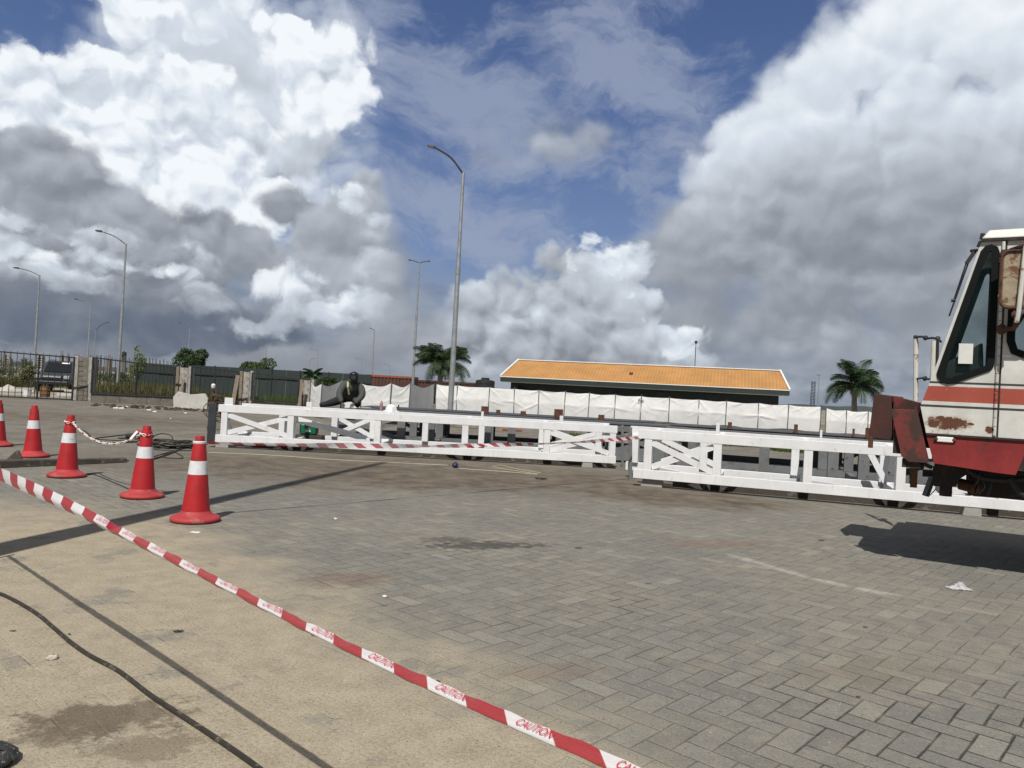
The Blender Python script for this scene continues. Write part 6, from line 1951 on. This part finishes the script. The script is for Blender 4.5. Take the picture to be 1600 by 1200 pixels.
# long timber beam
a, b = gp(-45, 734), gp(200, 723)
d = b - a
mb = MB(); n = 14
for k in range(n):
    p, q = a + d * (k / n), a + d * ((k + 1) / n)
rr = random.Random(6)
mb = MB()
mb.hexa([(0, 0, 0), (d.length, 0.02, 0), (d.length, .14, 0), (0, .15, 0), (0, .005, .10), (d.length, .03, .06), (d.length, .13, .065), (0, .14, .105)])
mb.hexa([(d.length * .86, .15, 0), (d.length * 1.06, .17, 0), (d.length * 1.06, .22, 0), (d.length * .80, .24, 0), (d.length * .86, .155, .05), (d.length * 1.06, .175, .02), (d.length * 1.06, .215, .02), (d.length * .80, .235, .055)])
o = mb.build('timber_beam', M['dark_wood'], loc=a, bevel=.008); o.rotation_euler.z = math.atan2(d.y, d.x)
tag(o, 'long dark weathered timber beam lying on the ground behind the third cone', 'timber')
c = gp(10, 722); mb = MB(); mb.hexa([(-.12, 0, 0), (.12, 0, 0), (.1, .06, 0), (-.1, .06, 0), (.02, .01, .14), (.06, .01, .15), (.05, .03, .15), (.02, .03, .14)])
tag(mb.build('wood_scrap', M['dark_wood'], loc=c + Vector((0, .15, .0))), 'pointed dark scrap sticking up behind the left end of the timber beam', 'scrap')


def litter(px, py, s, mat, label, cat, sq=(1, .8, .5), jit=.2, group=None, n=9):
    c = gp(px, py); mb = MB(); mb.blob((0, 0, s * sq[2] * .85), s, n, 6, jit, sq)
    o = mb.build('stone' if cat == 'stone' else 'litter', mat, loc=c, smooth=60); o.rotation_euler.z = px * .7
    return tag(o, label, cat, group)


def leaf(px, py, L, w, label, col='dead_leaf'):
    c = gp(px, py); mb = MB(); rr = random.Random(px); a = rr.uniform(-.5, .5); k = rr.uniform(0, 3)
    mb.grid(lambda u, v: Vector((math.cos(a) * (u - .5) * L - math.sin(a) * (v - .5) * w * math.sin(math.pi * (.08 + .84 * u)), math.sin(a) * (u - .5) * L + math.cos(a) * (v - .5) * w * math.sin(math.pi * (.08 + .84 * u)),
                                 .003 + .16 * w * math.sin(u * 7 + k) ** 2 + abs(v - .5) * w * .4)), 12, 4)
    o = mb.build('dead_leaf', M[col], loc=c, smooth='all'); return tag(o, label, 'dead leaf', 'dead leaves on the paving')


litter(82, 1030, .019, M['stone'], 'pale angular pebble on the sand left of the black cable', 'stone', (1.3, .9, .55))
litter(601, 933, .014, M['litter_white'], 'round white pebble on the pavers in front of the tape', 'stone', (1.2, 1, .5), .08)
litter(711, 731, .055, M['blue_plastic'], 'small dark blue ball-shaped can on the dirt below the first girder', 'litter', (1, .9, .9), .12)
litter(524, 812, .02, M['litter_white'], 'tiny white scrap on the pavers in the middle distance', 'litter')
litter(267, 655, .03, M['litter_white'], 'white scrap on the paving left of the girder', 'litter')
litter(305, 832, .025, M['litter_white'], 'flat white scrap in front of the nearest cone', 'litter', (1.8, .8, .15))
leaf(278, 988, .05, .022, 'small dead leaf on the sand left of the tape'); leaf(495, 994, .06, .02, 'dark curled leaf right beside the tape shadow'); leaf(515, 999, .03, .012, 'small dark leaf next to the curled one by the tape')
leaf(682, 1066, .035, .015, 'small dark leaf just beyond the tape, right of the middle'); leaf(600, 947, .035, .006, 'thin dark twig-like leaf near the white pebble'); leaf(904, 857, .07, .02, 'dark curled leaf on the pavers in the middle distance')
leaf(1283, 845, .06, .025, 'dark leaf left of the crane shadow'); leaf(1352, 981, .03, .014, 'small dark leaf on the pavers in the right foreground'); leaf(1341, 1090, .022, .01, 'tiny dark leaf near the open joints in the right foreground')
leaf(1012, 912, .05, .008, 'thin dark twig on the pavers right of the middle'); leaf(845, 749, .2, .07, 'brown leaves on the dirt below the right end of the first girder'); leaf(20, 987, .03, .013, 'tiny dark leaf at the left edge of the sand'); leaf(108, 992, .022, .01, 'tiny dark leaf beside the black cable')
# crumpled clear bag
c = gp(1498, 921)
rr = random.Random(2); mb = MB()
mb.grid(lambda u, v: Vector(((u - .5) * .16 + rr.uniform(-.008, .008), (v - .5) * .10 + rr.uniform(-.008, .008), .006 + .045 * math.exp(-((u - .55) ** 2 + (v - .5) ** 2) * 14) * rr.uniform(.5, 1.3) + rr.uniform(0, .008))), 14, 10)
tag(mb.build('plastic_bag', glass_mat('film', (.7, .7, .72), .15, .55), loc=c), 'crumpled clear plastic bag on the pavers below the crane shadow', 'plastic bag')
c = gp(4, 1192)
mb = MB(); mb.blob((0, 0, .02), .085, 16, 8, .06, (1.0, 1.2, .4))
tag(mb.build('asphalt_lump', M['asphalt'], loc=c + Vector((-.04, -.02, 0)), smooth=60), 'black lump of broken asphalt in the bottom left corner', 'asphalt lump')
